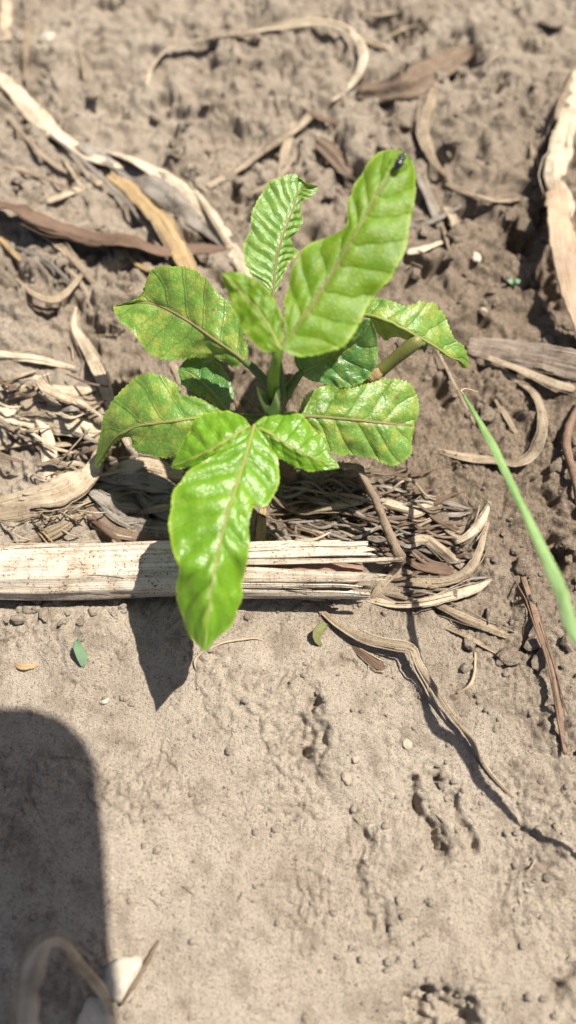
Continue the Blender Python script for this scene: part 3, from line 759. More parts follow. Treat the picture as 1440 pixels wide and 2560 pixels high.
# right lower leaf
leaf('old', [(752,1034,46),(754,1008,47),(772,980,48),(812,964,49),(862,973,50),(904,964,50),(960,950,49),(1012,956,47),(1042,985,44),(1047,1022,41),(1036,1062,38)],
     [(750,1040,46),(780,1041,46),(810,1043,46),(840,1046,46),(872,1049,46),(904,1052,45),(936,1056,44),(966,1059,43),(994,1062,41),(1018,1064,39),(1036,1066,38)],
     [(752,1046,46),(772,1062,44),(794,1092,41),(832,1128,38),(880,1140,36),(926,1140,35),(960,1160,34),(992,1163,34),(1020,1140,34),(1029,1102,35),(1036,1070,38)],
     'broad blunt green leaf with a brown spot and yellow blotch', rib=0.0008, quilt=0.0008, nveins=6, teeth=40, tooth=0.0010, seed=10, ribmat='midrib_pink', nv=120)
# folded leaf under the big one
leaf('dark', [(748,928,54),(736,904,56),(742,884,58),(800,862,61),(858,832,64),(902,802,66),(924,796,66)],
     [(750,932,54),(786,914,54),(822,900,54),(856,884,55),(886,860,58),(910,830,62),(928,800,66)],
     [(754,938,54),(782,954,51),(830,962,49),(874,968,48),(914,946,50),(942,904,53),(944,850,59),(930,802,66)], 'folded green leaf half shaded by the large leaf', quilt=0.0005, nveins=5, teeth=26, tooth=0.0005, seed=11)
# right far leaf draped over the side branch
leaf('old', [(908,772,58),(938,745,60),(1000,760,61),(1050,756,61),(1088,762,58),(1116,796,54),(1130,842,50),(1156,868,47),(1172,896,43),(1174,916,40)],
     [(908,788,58),(940,794,60),(976,808,60),(1012,826,59),(1044,842,57),(1074,858,54),(1102,876,50),(1128,894,47),(1150,902,44),(1166,920,40)],
     [(912,792,54),(930,806,52),(944,832,49),(966,848,47),(1000,848,47),(1042,848,50),(1080,866,50),(1120,892,46),(1146,906,42),(1156,920,40)],
     'green leaf with brown blotches draped over the side branch', quilt=0.0006, nveins=6, teeth=30, tooth=0.0010, seed=12)

def tube_part(name, pts, mat, lump=0.08, sides=10, parent=None, n=26):
    S = cr([np.concatenate([G(p[0], p[1], p[2] * 0.001), [p[3] * 0.5 * mpp(G(p[0], p[1], p[2] * 0.001))]]) for p in pts], n)
    V, F, UV = tube_mesh(S[:, :3], S[:, 3], sides, lump, len(name))
    return link_mesh(name, V, F, M[mat], parent or seed_root, UV)
zb = stem_base[2] * 1000
tube_part('stem', [(723,1212,zb-6,46),(722,1196,zb,42),(716,1140,18,40),(706,1080,36,38),(695,1030,50,36),(690,990,58,32)], 'stem', 0.35, 12)
tube_part('petiole', [(692,1010,52,30),(684,985,58,32),(684,940,68,30),(692,895,77,26),(703,866,81,18)], 'petiole')
tube_part('petiole', [(702,1010,52,26),(700,960,56,28),(692,900,58,22),(686,830,60,18),(682,742,62,12)], 'petiole_dark')
tube_part('petiole', [(690,985,54,24),(662,952,54,24),(635,922,54,22),(611,904,54,16)], 'petiole_dark', 0.2)
tube_part('petiole', [(700,1012,50,28),(722,975,52,26),(742,944,54,22),(756,928,54,14)], 'petiole_dark', 0.25)
tube_part('petiole', [(690,1030,50,22),(668,1046,52,20),(640,1064,55,14)], 'petiole')
tube_part('petiole', [(692,1040,47,20),(650,1046,48,20),(604,1040,48,14)], 'petiole_dark')
tube_part('petiole', [(704,1040,46,20),(728,1042,46,18),(752,1040,46,12)], 'petiole_dark')
tube_part('petiole', [(604,1042,47,14),(585,1034,45,13),(566,1026,44,9)], 'petiole_dark')
br = tube_part('side_branch', [(716,1120,24,26),(770,1050,28,26),(830,1000,33,24),(880,965,37,25),(935,938,42,29),(985,898,48,34),(1030,862,54,37),(1052,846,56,33)], 'branch', 0.12, 12)
tube_part('branch_node', [(918,948,41,30),(930,941,42,36),(942,934,43,36),(950,928,43,31)], 'node', 0.3, 12, br, 10)
# pale cupped sheath (stipules) round the leaf bases
def sheath():
    V, F, UV = [], [], []
    n, m = 16, 28
    c0 = G(684, 1040, 48); c0 = G(684, 1036, 0.050); c1 = G(670, 972, 0.064)
    axv = c1 - c0; axv /= np.linalg.norm(axv)
    s1 = np.cross(axv, [0, 1, 0]); s1 /= np.linalg.norm(s1); s2 = np.cross(axv, s1)
    for i in range(n):
        f = i / (n - 1)
        for k in range(m):
            a = 2 * math.pi * k / m
            pt = abs(math.cos(a)) ** 1.5                     # two pointed lobes, left and right
            ln = (0.0085 + 0.0065 * pt + 0.0012 * math.sin(a * 3 + 1)) * f
            r = 0.0022 + 0.0009 * math.sin(f * 2.4) + 0.00025 * math.sin(a * 5 + f * 3) + 0.0006 * f * pt
            V.append(c0 + axv * ln + (s1 * math.cos(a) + s2 * math.sin(a) * 0.85) * r); UV.append((k / m, f))
    for i in range(n - 1):
        for k in range(m):
            a, b = i * m + k, i * m + (k + 1) % m
            F.append((a, b, b + m, a + m))
    link_mesh('stipule_sheath', V, F, M['sheath'], seed_root, UV)
sheath()

# ------------------------------------------------------------------ insect on the leaf tip
def build_insect():
    c = G(1000, 405, 0.1015); root = empty('beetle', c)
    tag(root, 'tiny black shiny insect sitting on the tip of the large upright leaf', 'insect')
    f = G(1008, 388, 0.1015) - G(988, 428, 0.1005); L = np.linalg.norm(f); f /= L
    u = np.array([0, -0.2, 1.0]); u -= f * np.dot(u, f); u /= np.linalg.norm(u); s = np.cross(f, u)
    prof = [(-1.0, .05), (-.85, .32), (-.55, .50), (-.2, .52), (.05, .40), (.12, .30), (.25, .40), (.45, .42), (.6, .30), (.66, .22), (.78, .28), (.92, .22), (1.0, .05)]
    ln, V, F = 0.0031, [], []
    for (t, r) in prof:
        for k in range(14):
            a = 2 * math.pi * k / 14
            V.append(c + f * t * ln + (s * math.cos(a) + u * (math.sin(a) * 0.8 + 0.5)) * r * ln * 0.85)
    for i in range(len(prof) - 1):
        for k in range(14):
            a, b = i * 14 + k, i * 14 + (k + 1) % 14
            F.append((a, b, b + 14, a + 14))
    link_mesh('body', V, F, M['beetle'], root)
    for sd in (-1, 1):
        for t in (-.25, .1, .4):
            p0 = c + f * t * ln + u * ln * 0.35
            p1 = c + f * (t + .12 * (1 if t > 0 else -1)) * ln + s * sd * ln * 0.6 + u * ln * 0.5
            p2 = c + f * (t + .3 * (1 if t > 0 else -1)) * ln + s * sd * ln * 1.0 - u * ln * 0.1
            v, fc, uv = tube_mesh(cr([p0, p1, p2], 8), np.linspace(0.00014, 0.00006, 8), 5); link_mesh('leg', v, fc, M['beetle'], root)
        v, fc, uv = tube_mesh(cr([c + f * .9 * ln + u * ln * .4, c + f * 1.3 * ln + s * sd * .3 * ln + u * ln * .6, c + f * 1.6 * ln + s * sd * .5 * ln + u * ln * .3], 8), 0.00006, 5)
        link_mesh('antenna', v, fc, M['beetle'], root)
build_insect()

# ------------------------------------------------------------------ grass blade on the right, triangulated from its picture and its shadow
def tri(I, S):                                 # nearest point of sight line and sun line
    d = ray(*I); d = d / np.linalg.norm(d); e = np.array(sun_vec)
    o = np.array([0, 0, CAM_H]); p = G(*S)
    w = o - p; b = d @ e
    s = (b * (e @ w) - d @ w) / (1 - b * b)
    return o + d * s
def build_grass():
    ctrl = []
    zs = [(1158, 985, 40, 6), (1190, 1040, 47, 12), (1235, 1120, 54, 20), (1290, 1235, 61, 20), (1345, 1350, 67, 26), (1400, 1475, 70, 32), (1450, 1600, 72, 36)]
    for (x, y, z, w) in zs:
        p = G(x, y, z * 0.001); ctrl.append(np.concatenate([p, [w * mpp(p)], [R(-18)]]))
    for (x, y, z, w) in ((1150, 1870, 75, .0042), (1205, 1960, 68, .0036), (1310, 2070, 52, .0024), (1440, 2150, 30, .0024)):
        p = G(x, y) + np.array([-SX, -SY, 1.0]) * z * 0.001; ctrl.append(np.array([*p, w, R(-10)]))
    e = G(1560, 2230); e[2] = Hs(e[0], e[1])[0] - 0.003
    ctrl.append(np.array([*e, .005, 0]))
    S = cr(ctrl, 80)
    V, F, UV = ribbon_mesh(S[:, :3], np.maximum(S[:, 3], 0.0005), S[:, 4], 0.22, 0.0003, 6, 0.02, 5.0)
    o = link_mesh('grass_blade', V, F, M['blade'], uvs=UV)
    tag(o, 'long arching light green grass blade with a thin withered tip', 'grass blade')
    t = cr([G(1158, 985, 0.040), G(1152, 978, 0.040), G(1165, 972, 0.039), G(1195, 980, 0.038)], 14)
    V, F, UV = tube_mesh(t, np.linspace(0.00035, 0.0002, 14), 6)
    link_mesh('withered_tip', V, F, M['root'], o, UV)
build_grass()

# ------------------------------------------------------------------ dry leaves and straw
RB = ribbon
# far left
RB('bright cream twisted dry leaf with one end off the left of the soil patch', 'cream', [(-70,110,6,30,10),(15,188,7,44,20),(70,250,9,52,-10),(150,316,9,50,15),(215,358,8,40,20),(310,395,6,20,20)], 0.28)
RB('grey dry leaf lying between the cream and the golden leaf', 'grey', [(190,340,5,36,20),(265,372,8,50,10),(350,425,10,62,-10),(440,490,9,62,-15),(505,545,6,44),(560,592,4,22)], 0.25)
RB('slender cream dry leaf sweeping down to the seedling from the far soil', 'cream', [(250,338,10,20,20),(330,358,13,36,25),(400,395,14,40,15),(460,440,14,44,5),(530,520,12,44,0),(590,610,10,38,-10),(635,700,7,22)], 0.3)
RB('golden dry leaf blade curving beneath the slender cream leaf', 'gold', [(270,415,5,34),(345,468,9,48,10),(400,530,11,50,10),(442,605,10,50,0),(490,695,6,38,-10)], 0.3)
RB('dark brown curled husk lying in the shaded hollow', 'brown', [(-60,470,8,60,40),(80,518,11,84,35),(200,560,12,80,30),(330,588,10,72,25),(430,606,7,52,20),(565,606,4,24,10)], 0.35)
RB('thin pale straw crossing below the dark brown husk', 'straw', [(60,530,4,12),(100,560,6,20),(160,612,6,20),(232,695,3,14)])
RB('flat cream straw scrap beside the dark brown husk', 'cream', [(108,492,3,18),(160,472,4,26),(218,452,3,20)])
RB('small forked cream straw under the grey leaf', 'cream', [(200,446,3,10),(250,435,4,18),(300,415,4,12)])
RB('yellowish thin straw at the foot of the brown husk', 'gold', [(-10,580,2,12),(20,612,3,14),(50,645,2,8)])
RB('long faint straw lying on the farthest soil', 'straw', [(68,50,2,14),(64,120,2,20),(60,205,2,16)])
RB('short narrow straw standing out on bare far soil', 'straw', [(192,98,2,8),(202,145,3,14),(212,195,2,10)])
RB('wide pale straw at the far corner of the soil', 'cream', [(18,-30,2,26),(12,30,3,32),(14,95,2,22)])
RB('thin strip arching in a wide loop on far soil', 'cream', [(362,210,1,10,20),(384,152,3,15,40),(430,112,5,18,50),(520,90,5,22,45),(610,76,4,22,30),(700,60,4,22,10),(790,48,5,20,0),(860,64,6,22,-20),(902,106,6,24,-30),(906,152,5,24,-25),(880,202,3,20,-10),(828,250,1,8)], 0.2)
RB('pale stray end beside the looped strip', 'straw', [(880,75,3,10),(920,92,4,16),(965,105,3,12),(985,125,2,8)])
RB('slanting straw blade behind the pale puckered leaf', 'straw', [(515,455,3,16),(600,400,6,28,10),(680,345,8,30,15),(735,305,8,28,10),(778,270,6,22)], 0.25)
RB('upright pale straw crossing the slanting blade', 'straw', [(700,445,3,20),(714,370,5,24),(738,300,4,16)])
RB('dark triangular husk flake at the end of the slanting blade', 'brown', [(755,250,4,8,20),(795,272,6,24,30),(852,290,3,20)])
RB('short curved straw below the brown torn litter', 'straw', [(1090,205,4,26),(1072,268,6,32,10),(1064,330,6,34,10),(1085,385,5,26),(1122,432,2,12)], 0.28)
RB('grey-brown straw slanting away from the large leaf', 'grey', [(1045,415,4,22),(1078,490,6,26,10),(1112,575,3,14)], 0.25)
RB('thin pale straw lying level on lumpy far soil', 'straw', [(1115,448,2,10),(1180,472,4,18,20),(1250,490,4,18,20),(1355,484,2,8)])
RB('flat pale husk piece at the right of the large leaf', 'cream', [(1015,622,3,14),(1060,612,4,22,15),(1120,592,2,12)])
RB('pale torn husk flake below the level straw', 'straw', [(1118,500,4,30),(1145,545,6,40,20),(1150,600,3,20)], fray=.003)
RB('brown torn leaf litter ridge casting a ragged shadow', 'litter', [(892,200,6,40,-20),(960,195,9,64,-25),(1030,178,11,74,-25),(1100,140,11,70,-20),(1170,100,8,48,-10),(1215,80,5,20)], 0.3, fray=.004, ridge=.1, nridge=2)
RB('second brown torn leaf in front of the pale puckered leaf tip', 'litter', [(790,340,5,34,-20),(840,385,7,46,-20),(880,440,5,30)], 0.3, fray=.003, ridge=.1, nridge=2)
RB('thin curved straw above the spotted husk', 'straw', [(1445,160,3,12),(1405,245,4,16),(1390,300,2,10)])
RB('cream spotted husk meeting the smooth tan husk', 'cream', [(1450,180,2,40,10),(1420,320,9,62,10),(1400,420,15,70,5),(1406,490,17,66),(1412,530,18,50)], 0.35)
RB('smooth tan husk blade raised over its dark shadow', 'tan', [(1398,448,19,58),(1412,540,25,74,-5),(1432,650,27,74,-8),(1456,760,18,60,-8),(1470,880,1,36,-5)], 0.3)
RB('thin pale straw beside the spotted husk', 'straw', [(1328,352,2,8),(1350,400,3,14),(1368,450,3,12),(1366,495,2,8)])
RB('weathered grey wooden stem fragment on the soil', 'wood', [(1170,848,5,50,-15),(1260,858,9,74,-15),(1350,876,10,80,-15),(1470,896,10,86,-15)], 0.42, 1.6, ridge=.09, nridge=6, name='wood_fragment', cat='wood')
RB('pale splinter below the wooden stem fragment', 'straw', [(1215,890,3,14),(1320,930,4,24,10),(1400,960,4,26),(1470,980,2,18)])
RB('wide hooked strip curling round a hollow', 'straw', [(1090,1118,2,10),(1150,1132,3,22,20),(1220,1140,4,36,30),(1290,1150,6,42,35),(1338,1122,7,36,30),(1362,1060,6,26,20),(1346,985,4,22),(1290,938,3,18),(1205,895,1,8)], 0.2)
RB('short straw inside the hooked strip', 'straw', [(1240,985,2,8),(1270,1030,4,16),(1300,1080,2,10)])
stick('reddish brown curved rootlet at the soil edge beside the hooked strip', 'reddish', [(1455,1000,2,14),(1425,1060,4,20),(1418,1120,5,22),(1440,1200,4,20),(1450,1290,2,14)], name='rootlet', cat='root')
for (pts, m) in (([(-30,235,3,8),(60,330,5,12),(130,395,5,12),(215,440,3,6)],'straw'), ([(120,330,3,6),(230,420,7,12),(330,520,7,12),(420,650,4,6)],'grey'),
                 ([(150,380,3,6),(190,440,5,10),(220,500,3,6)],'straw'), ([(-20,400,2,8),(90,430,4,12),(190,470,3,8)],'straw'), ([(300,600,3,6),(340,650,5,12),(420,680,4,8)],'gold'),
                 ([(470,450,3,6),(540,560,6,12),(600,680,4,6)],'straw'), ([(30,600,3,8),(110,640,5,14),(180,700,3,6)],'grey'), ([(140,640,3,8),(200,700,5,12),(230,780,3,6)],'straw'),
                 ([(620,480,3,8),(690,440,4,14),(740,380,2,8)],'straw'), ([(960,90,2,8),(1010,60,4,12),(1060,50,2,6)],'straw'), ([(900,10,2,8),(940,22,3,12),(1000,14,2,6)],'straw'),
                 ([(1090,860,2,6),(1140,960,4,10),(1190,1060,2,6)],'straw'), ([(1060,420,3,6),(1100,520,5,14),(1130,620,3,8)],'straw'), ([(1000,560,3,10),(1080,540,5,18),(1160,500,3,8)],'grey')):
    RB('slender straw strand on the lumpy soil behind the seedling', m, [p + (random.uniform(-25, 25),) for p in pts], 0.3, group='slender straw strands behind the seedling', name='straw_shred', cat='straw', cols=9, nridge=4)
# left bundle
RB('long pale twisted leaf strip rising above the straw heap', 'cream', [(180,742,3,8),(176,790,8,20,30),(205,842,12,34,10),(238,905,14,40,-10),(262,985,11,34,-20),(288,1052,6,14)], 0.25)
RB('pointed bright cream straw lying across the soil above the heap', 'cream', [(-50,862,3,26),(60,878,6,28,15),(130,893,6,20,10),(188,908,4,6)], 0.3)
HEAP = 'straw heap left of the seedling'
RB('broad layered straw sheet at the top of the heap', 'straw', [(-60,985,5,86,10),(60,980,8,110,10),(160,990,9,104,5),(262,1012,6,66)], 0.12, fray=.004, ridge=.04, nridge=7, cols=15)
RB('broad lower straw sheet of the heap, partly shaded', 'cream', [(-40,1010,3,60,-10),(70,1030,8,74,-15),(170,1052,9,70,-20),(262,1075,5,30)], 0.15, fray=.003, ridge=.05, nridge=6, cols=13)
RB('pale upper edge strip of the straw heap', 'cream', [(-40,948,6,20),(80,955,9,34),(180,957,9,32),(236,950,6,14)], 0.3)
RB('curled straw lying on top of the broad sheet', 'cream', [(85,935,11,10),(112,965,14,26,20),(150,985,14,28,20),(205,1010,12,14)], 0.35, rest=False)
RB('brown stick end poking out beside the twisted strip', 'brown', [(348,918,4,16),(305,948,6,22),(262,985,4,18)])
RB('upright pale ribbon in front of the straw sheets', 'cream', [(70,1010,9,10,10),(100,1050,12,28,15),(112,1110,11,40,5),(106,1190,6,44,-5)], 0.2, fray=.002)
RB('golden brown split stick in the heap', 'gold', [(120,1098,4,14),(160,1092,6,24),(205,1082,4,18)])
RB('thin straw lying flat below the golden stick', 'straw', [(-20,1118,2,10),(60,1102,4,16),(135,1092,3,10)])
RB('bright bent husk base of the heap', 'cream', [(-40,1262,3,46,-5),(50,1238,7,70,-5),(130,1222,10,84,0),(196,1186,12,78,10),(232,1130,11,52,15),(240,1076,7,26,10)], 0.28, ridge=.05, nridge=7, cols=15, fray=.002)
RB('wrinkled tan husk fold in front of the bright husk base', 'straw', [(-30,1290,3,40),(60,1268,6,52,-15),(150,1250,7,48,-15),(240,1225,5,30)], 0.25, ridge=.09, nridge=5, cols=13)
RB('pale dry leaf under the folded green leaf tip', 'cream', [(235,1180,5,26),(300,1150,9,50,-5),(370,1150,10,58,-10),(455,1172,7,40)], 0.22, ridge=.05)
RB('grey curled leaf arching in the shade of the seedling', 'grey', [(225,1205,5,20,20),(290,1190,9,48,0),(350,1188,10,54,-10),(440,1212,6,34)], 0.28)
RB('long grey leaf blade bowing towards the maize stalk', 'grey', [(212,1208,9,18,30),(258,1238,11,44,20),(300,1282,10,54,10),(362,1306,8,54,0),(440,1314,5,40)], 0.25)
RB('narrow grey leaf crossing the bowed blade', 'grey', [(318,1180,12,14),(352,1220,13,34,15),(396,1258,11,36,10),(440,1280,7,22)], 0.28)
RB('brown crumpled leaf beside the maize stalk', 'litter', [(205,1240,3,20),(250,1300,5,40,-10),(320,1332,5,34,-10),(430,1340,3,26)], 0.3, ridge=.1, nridge=3)
RB('dark grey leaf deep in the heap', 'grey', [(260,1222,3,26),(330,1240,5,40),(400,1236,4,36),(450,1240,3,24)], 0.2)
RB('loose pale leaf tip touching the maize stalk', 'straw', [(30,1350,3,30,-5),(100,1330,5,44,-5),(160,1300,6,36,0),(215,1262,5,14)], 0.15, fray=.003)
RB('small straw curl under the round shaded leaf', 'cream', [(285,1040,8,8),(305,1075,8,20,20),(318,1110,5,14)], 0.3)
RB('reddish straw sliver below the small round leaf', 'reddish', [(583,985,3,8),(598,1010,5,16),(612,1040,3,12)])
RB('pale straw sliver behind the speckled leaf', 'straw', [(420,890,3,14),(442,925,4,24),(450,960,2,12)])
RB('loose straw leaning out of the shaded far hollow', 'straw', [(330,610,3,10),(365,650,5,18),(410,690,3,12)])
RB('pale curved husk strip beside the far hollow', 'straw', [(40,700,2,10),(90,740,4,22,10),(150,750,5,26),(210,690,3,12)], 0.25)
RB('small dark straw above the twisted strip', 'brown', [(70,752,3,10),(110,765,4,16),(165,762,2,8)])
STRANDS = 'fine straw strands in the left heap'
for i in range(34):
    x0, y0 = random.uniform(-20, 200), random.uniform(1170, 1320)
    a = random.uniform(-0.9, 0.9); L = random.uniform(40, 130); b = random.uniform(-30, 30)
    stick('fine loose straw strand in the heap left of the seedling', random.choice(['cream', 'straw', 'straw', 'gold']),
          [(x0, y0, 3, 4), (x0 + L * .5 * math.cos(a) + b * .4, y0 + L * .5 * math.sin(a) + b * .5, 8, 5), (x0 + L * math.cos(a), y0 + L * math.sin(a), 3, 3)], STRANDS, 'straw_strand', 'straw', 0.2, 5)
for i in range(44):
    x0, y0 = random.uniform(-40, 210), random.uniform(930, 1170)
    a = random.uniform(-0.5, 0.6); L = random.uniform(60, 150); b = random.uniform(-20, 20)
    RB('narrow straw shred in the heap left of the seedling', random.choice(['cream', 'straw', 'grey', 'straw', 'brown', 'litter']),  # darker shreds among them stand in for shadowed gaps
       [(x0, y0, 4, 5), (x0 + L * .5 * math.cos(a), y0 + L * .5 * math.sin(a) + b, random.uniform(7, 15), random.uniform(6, 20), random.uniform(-30, 30)), (x0 + L * math.cos(a), y0 + L * math.sin(a), 5, 4)], 0.3, rest=i % 2 == 0, group='narrow straw shreds in the left heap', name='straw_shred', cat='straw', cols=9, nridge=4)
for i in range(18):
    x0, y0 = random.uniform(200, 330), random.uniform(1170, 1320)
    a = random.uniform(-0.2, 0.7); L = random.uniform(80, 180); b = random.uniform(-20, 20)
    RB('dry leaf shred in the shade between the heap and the front leaf', random.choice(['grey', 'grey', 'straw', 'brown']),
       [(x0, y0, 2, 6), (x0 + L * .5 * math.cos(a), y0 + L * .5 * math.sin(a) + b, random.uniform(4, 9), random.uniform(14, 34), random.uniform(-35, 35)), (x0 + L * math.cos(a), y0 + L * math.sin(a), 2, 5)], 0.3, group='dry leaf shreds in the shade of the front leaf', name='straw_shred', cat='straw', cols=11)
# right tangle
RB('wavy dry leaf running under the seedling to the bent twig', 'straw', [(690,1240,5,22,10),(760,1262,9,34,20),(830,1246,11,34,25),(915,1238,9,20,10)], 0.3, ridge=.09)
RB('pale crinkled leaf end beyond the bent twig', 'cream', [(900,1236,7,18),(985,1240,10,30,15),(1045,1262,10,32,10),(1078,1248,9,26),(1135,1275,4,16)], 0.28, ridge=.08)
RB('flat brown leaf under the tangle', 'brown', [(930,1290,2,30),(1000,1300,5,54),(1080,1310,5,46),(1140,1300,3,20)], 0.15)
RB('arched straw loop beside the split stalk end', 'straw', [(1000,1372,3,18),(1028,1338,9,26,10),(1070,1334,11,28,0),(1112,1366,9,28,-10),(1170,1412,4,22)], 0.3)
RB('wide curved straw sweeping up at its far end', 'straw', [(985,1438,4,20),(1060,1446,6,28),(1130,1440,8,28,10),(1182,1408,9,26,15),(1208,1360,7,22,10),(1228,1290,4,12)], 0.28)
RB('pale straw tip pointing away above the curved straw', 'cream', [(1138,1352,4,14),(1175,1330,7,24,10),(1206,1296,7,26,10),(1230,1245,3,8)], 0.3)
RB('long pale straw with a frayed tip before the stalk end', 'cream', [(905,1484,4,16),(990,1500,7,24,10),(1070,1495,9,24,5),(1140,1478,9,26,0),(1195,1462,9,22),(1238,1438,7,6)], 0.3, fray=.002)
RB('straw blade pointing away on the lumpy soil', 'straw', [(1060,1486,3,14),(1140,1525,6,26),(1210,1556,6,28),(1285,1590,3,14)], 0.3)
RB('golden flat straw wedged against the maize stalk', 'gold', [(656,1240,8,14),(652,1290,10,30),(646,1352,9,34)], 0.15)
RB('thin white strand curving along the stalk edge', 'cream', [(735,1350,16,6),(785,1348,17,7),(830,1328,16,5)], 0.3, rest=False)
RB('dirt-covered flat straw under the bent twig end', 'straw', [(925,1500,4,10),(950,1462,7,24),(990,1425,8,20)], 0.3)
RB('brown straw arc inside the tangle', 'brown', [(1000,1400,2,22),(1070,1410,5,34),(1140,1425,4,26)], 0.2)
TANG = 'dry straw tangle right of the seedling'
for i in range(120):
    x0, y0 = random.uniform(640, 990), random.uniform(1195, 1350)
    a = random.uniform(-0.25, 0.45); L = random.uniform(90, 240); b = random.uniform(-28, 28)
    if x0 + L > 1180: L = 1180 - x0
    RB('narrow dry straw in the tangle right of the seedling', random.choice(['straw', 'grey', 'grey', 'litter', 'litter', 'brown']),
       [(x0, y0, 2, 5), (x0 + L * .35 * math.cos(a), y0 + L * .35 * math.sin(a) + b, random.uniform(5, 10), random.uniform(4, 11), random.uniform(-35, 35)),
        (x0 + L * .7 * math.cos(a), y0 + L * .7 * math.sin(a) - b * .4, random.uniform(4, 9), random.uniform(4, 11), random.uniform(-30, 30)),
        (x0 + L * math.cos(a), y0 + L * math.sin(a), 2, 4)], 0.32, group=TANG, name='straw_shred', cat='straw', cols=9, nridge=4)
for i in range(30):
    x0, y0 = random.uniform(930, 1100), random.uniform(1240, 1500)
    a = random.uniform(-0.5, 0.5); L = random.uniform(60, 150)
    RB('narrow dry straw by the split end of the maize stalk', random.choice(['straw', 'grey', 'brown']),
       [(x0, y0, 2, 4), (x0 + L * .5 * math.cos(a), y0 + L * .5 * math.sin(a) + random.uniform(-15, 15), 5, random.uniform(8, 16), random.uniform(-30, 30)), (x0 + L * math.cos(a), y0 + L * math.sin(a), 2, 4)],
       0.3, group='straw by the stalk end', name='straw_shred', cat='straw', cols=9, nridge=4)
# bent dirty twig
stick('dirty bent twig leaning over the split stalk end', 'twig', [(735,1172,22,8),(800,1172,27,11),(860,1168,28,15),(893,1172,27,22),(918,1215,24,20),(945,1268,21,21),(968,1325,18,22),(988,1372,14,28),(1002,1400,8,26),(985,1425,3,20),(965,1455,0,16)], lump=.5, sides=10)
# twigs on the right and in front
RB('long kinked dry stem strip with a sharp bend on open soil', 'straw', [(768,1488,2,12),(840,1552,5,17),(900,1588,7,19,5),(960,1604,8,20,5),(1030,1616,9,21,10),(1048,1650,9,16,10),(1085,1710,8,17,0),(1130,1778,7,17,-5),(1172,1832,6,15),(1215,1910,4,12),(1260,1965,3,10),(1310,2012,1,5)], 0.34, thick=.8)
RB('short dark strip tucked under the kinked stem', 'brown', [(872,1604,2,10),(915,1636,4,22),(950,1660,4,24),(970,1664,2,14)], 0.3)
RB('long thin brown stem lying on lumpy soil', 'reddish', [(1300,1385,3,14),(1325,1460,6,16),(1352,1545,8,18),(1385,1650,9,18),(1403,1750,9,18),(1425,1885,5,14)], 0.4, thick=1.0)
stick('thin hooked rootlet on the soil between two dry stems', 'root', [(1190,1630,1,6),(1188,1680,3,7),(1176,1712,3,9),(1140,1734,1,5)], name='rootlet', cat='root')
stick('fine pale root thread curling beyond the leaf tip shadow', 'root', [(520,1622,1,5),(560,1604,2,6),(600,1598,2,6),(635,1594,2,5),(660,1600,1,4)], name='root_thread', cat='root', sides=6)
stick('fine root thread bending down near the front leaf tip', 'root', [(505,1628,1,4),(486,1650,2,5),(490,1675,1,4)], name='root_thread', cat='root', sides=6)
RB('faint straw half buried in the soil right of the seedling', 'straw', [(1100,1560,1,8),(1170,1590,2,14),(1260,1640,1,8)])
# front left corner
RB('bleached strip looping up at the corner beside white stones', 'cream', [(52,2640,30,74,10),(62,2500,36,66,10),(86,2405,38,56,0),(120,2366,37,34,-20),(152,2368,34,30,-30),(190,2412,28,34,-20),(225,2452,20,30,-10),(262,2505,10,26),(276,2590,0,22)], 0.25, thick=.7)
stick('thin dark twig leaning against the larger white stone', 'twig', [(395,2352,1,9),(370,2400,3,11),(330,2470,6,11),(298,2515,3,9)], sides=7)

# green scraps
RB('small bluish green grass scrap standing on bare soil', 'bluegreen', [(212,1668,0,20,-40),(204,1640,3,34,-40),(193,1612,6,28,-40),(192,1594,8,6,-40)], 0.2, thick=.35, name='leaf_scrap', cat='leaf scrap', ridge=.02)
RB('curled wilted green leaf scrap with a brown tip', 'wilted', [(822,1566,4,16,50),(804,1568,6,30,40),(792,1584,5,30,25),(795,1602,3,20,10),(806,1615,0,5)], 0.12, thick=.3, name='leaf_scrap', cat='leaf scrap')
RB('tiny tan dry flake left of the bluish green scrap', 'gold', [(28,1652,2,8,20),(50,1662,4,20,20),(92,1660,2,8)], 0.3, name='leaf_scrap', cat='leaf scrap')
for (x, y, lab) in ((1280, 718, 'tiny green sprout on far bare soil'), (1062, 868, 'tiny green sprout below the draped leaf')):
    c = Gt(x, y); root = empty('sprout', c); tag(root, lab, 'sprout')
    for s in (-1, 1):
        P = cr([c - np.array([0, 0, .001]), c + np.array([s * .0006, .0004, .003]), c + np.array([s * .0028, .001, .0034])], 12)
        V, F, UV = ribbon_mesh(P, np.array([.0008 + .0024 * math.sin(math.pi * t) for t in np.linspace(0, 1, 12)]), np.zeros(12), .2, .0003, 2, .02, s + 3)
        link_mesh('seed_leaf', V, F, M['bluegreen'], root, UV)

# ------------------------------------------------------------------ stones, clods, crumbs
def stone(label, px, py, wpx, mat, seed, flat=0.6, group=None, name='pebble', cat='stone', sub=3, amp=.3, stretch=1.0, bury=0.3):
    c = Gt(px, py); r = wpx * 0.5 * mpp(c)
    V, F = lump_mesh(r, sub, seed, flat, amp)
    V[:, 1] *= stretch
    a = seed * 1.7; V = V @ np.array([[math.cos(a), math.sin(a), 0], [-math.sin(a), math.cos(a), 0], [0, 0, 1]])
    lo, hi = V[:, 2].min(), V[:, 2].max()
    V = V + c; V = settle(V, (hi - lo) * bury)
    return tag(link_mesh(name, V, F, mat), label, cat, group)
stone('larger white stone beside the looping bleached strip', 312, 2440, 88, M['white_stone'], 3, .75, stretch=1.35)
stone('smaller white stone under the end of the bleached strip', 236, 2548, 92, M['white_stone'], 9, .7)
stone('flat pale pebble on the crust below the crumbly pit', 867, 1946, 34, M['tan_stone'], 5, .5, stretch=.6)
stone('small tan pebble beside the flat pale pebble', 888, 1898, 18, M['tan_stone'], 6)
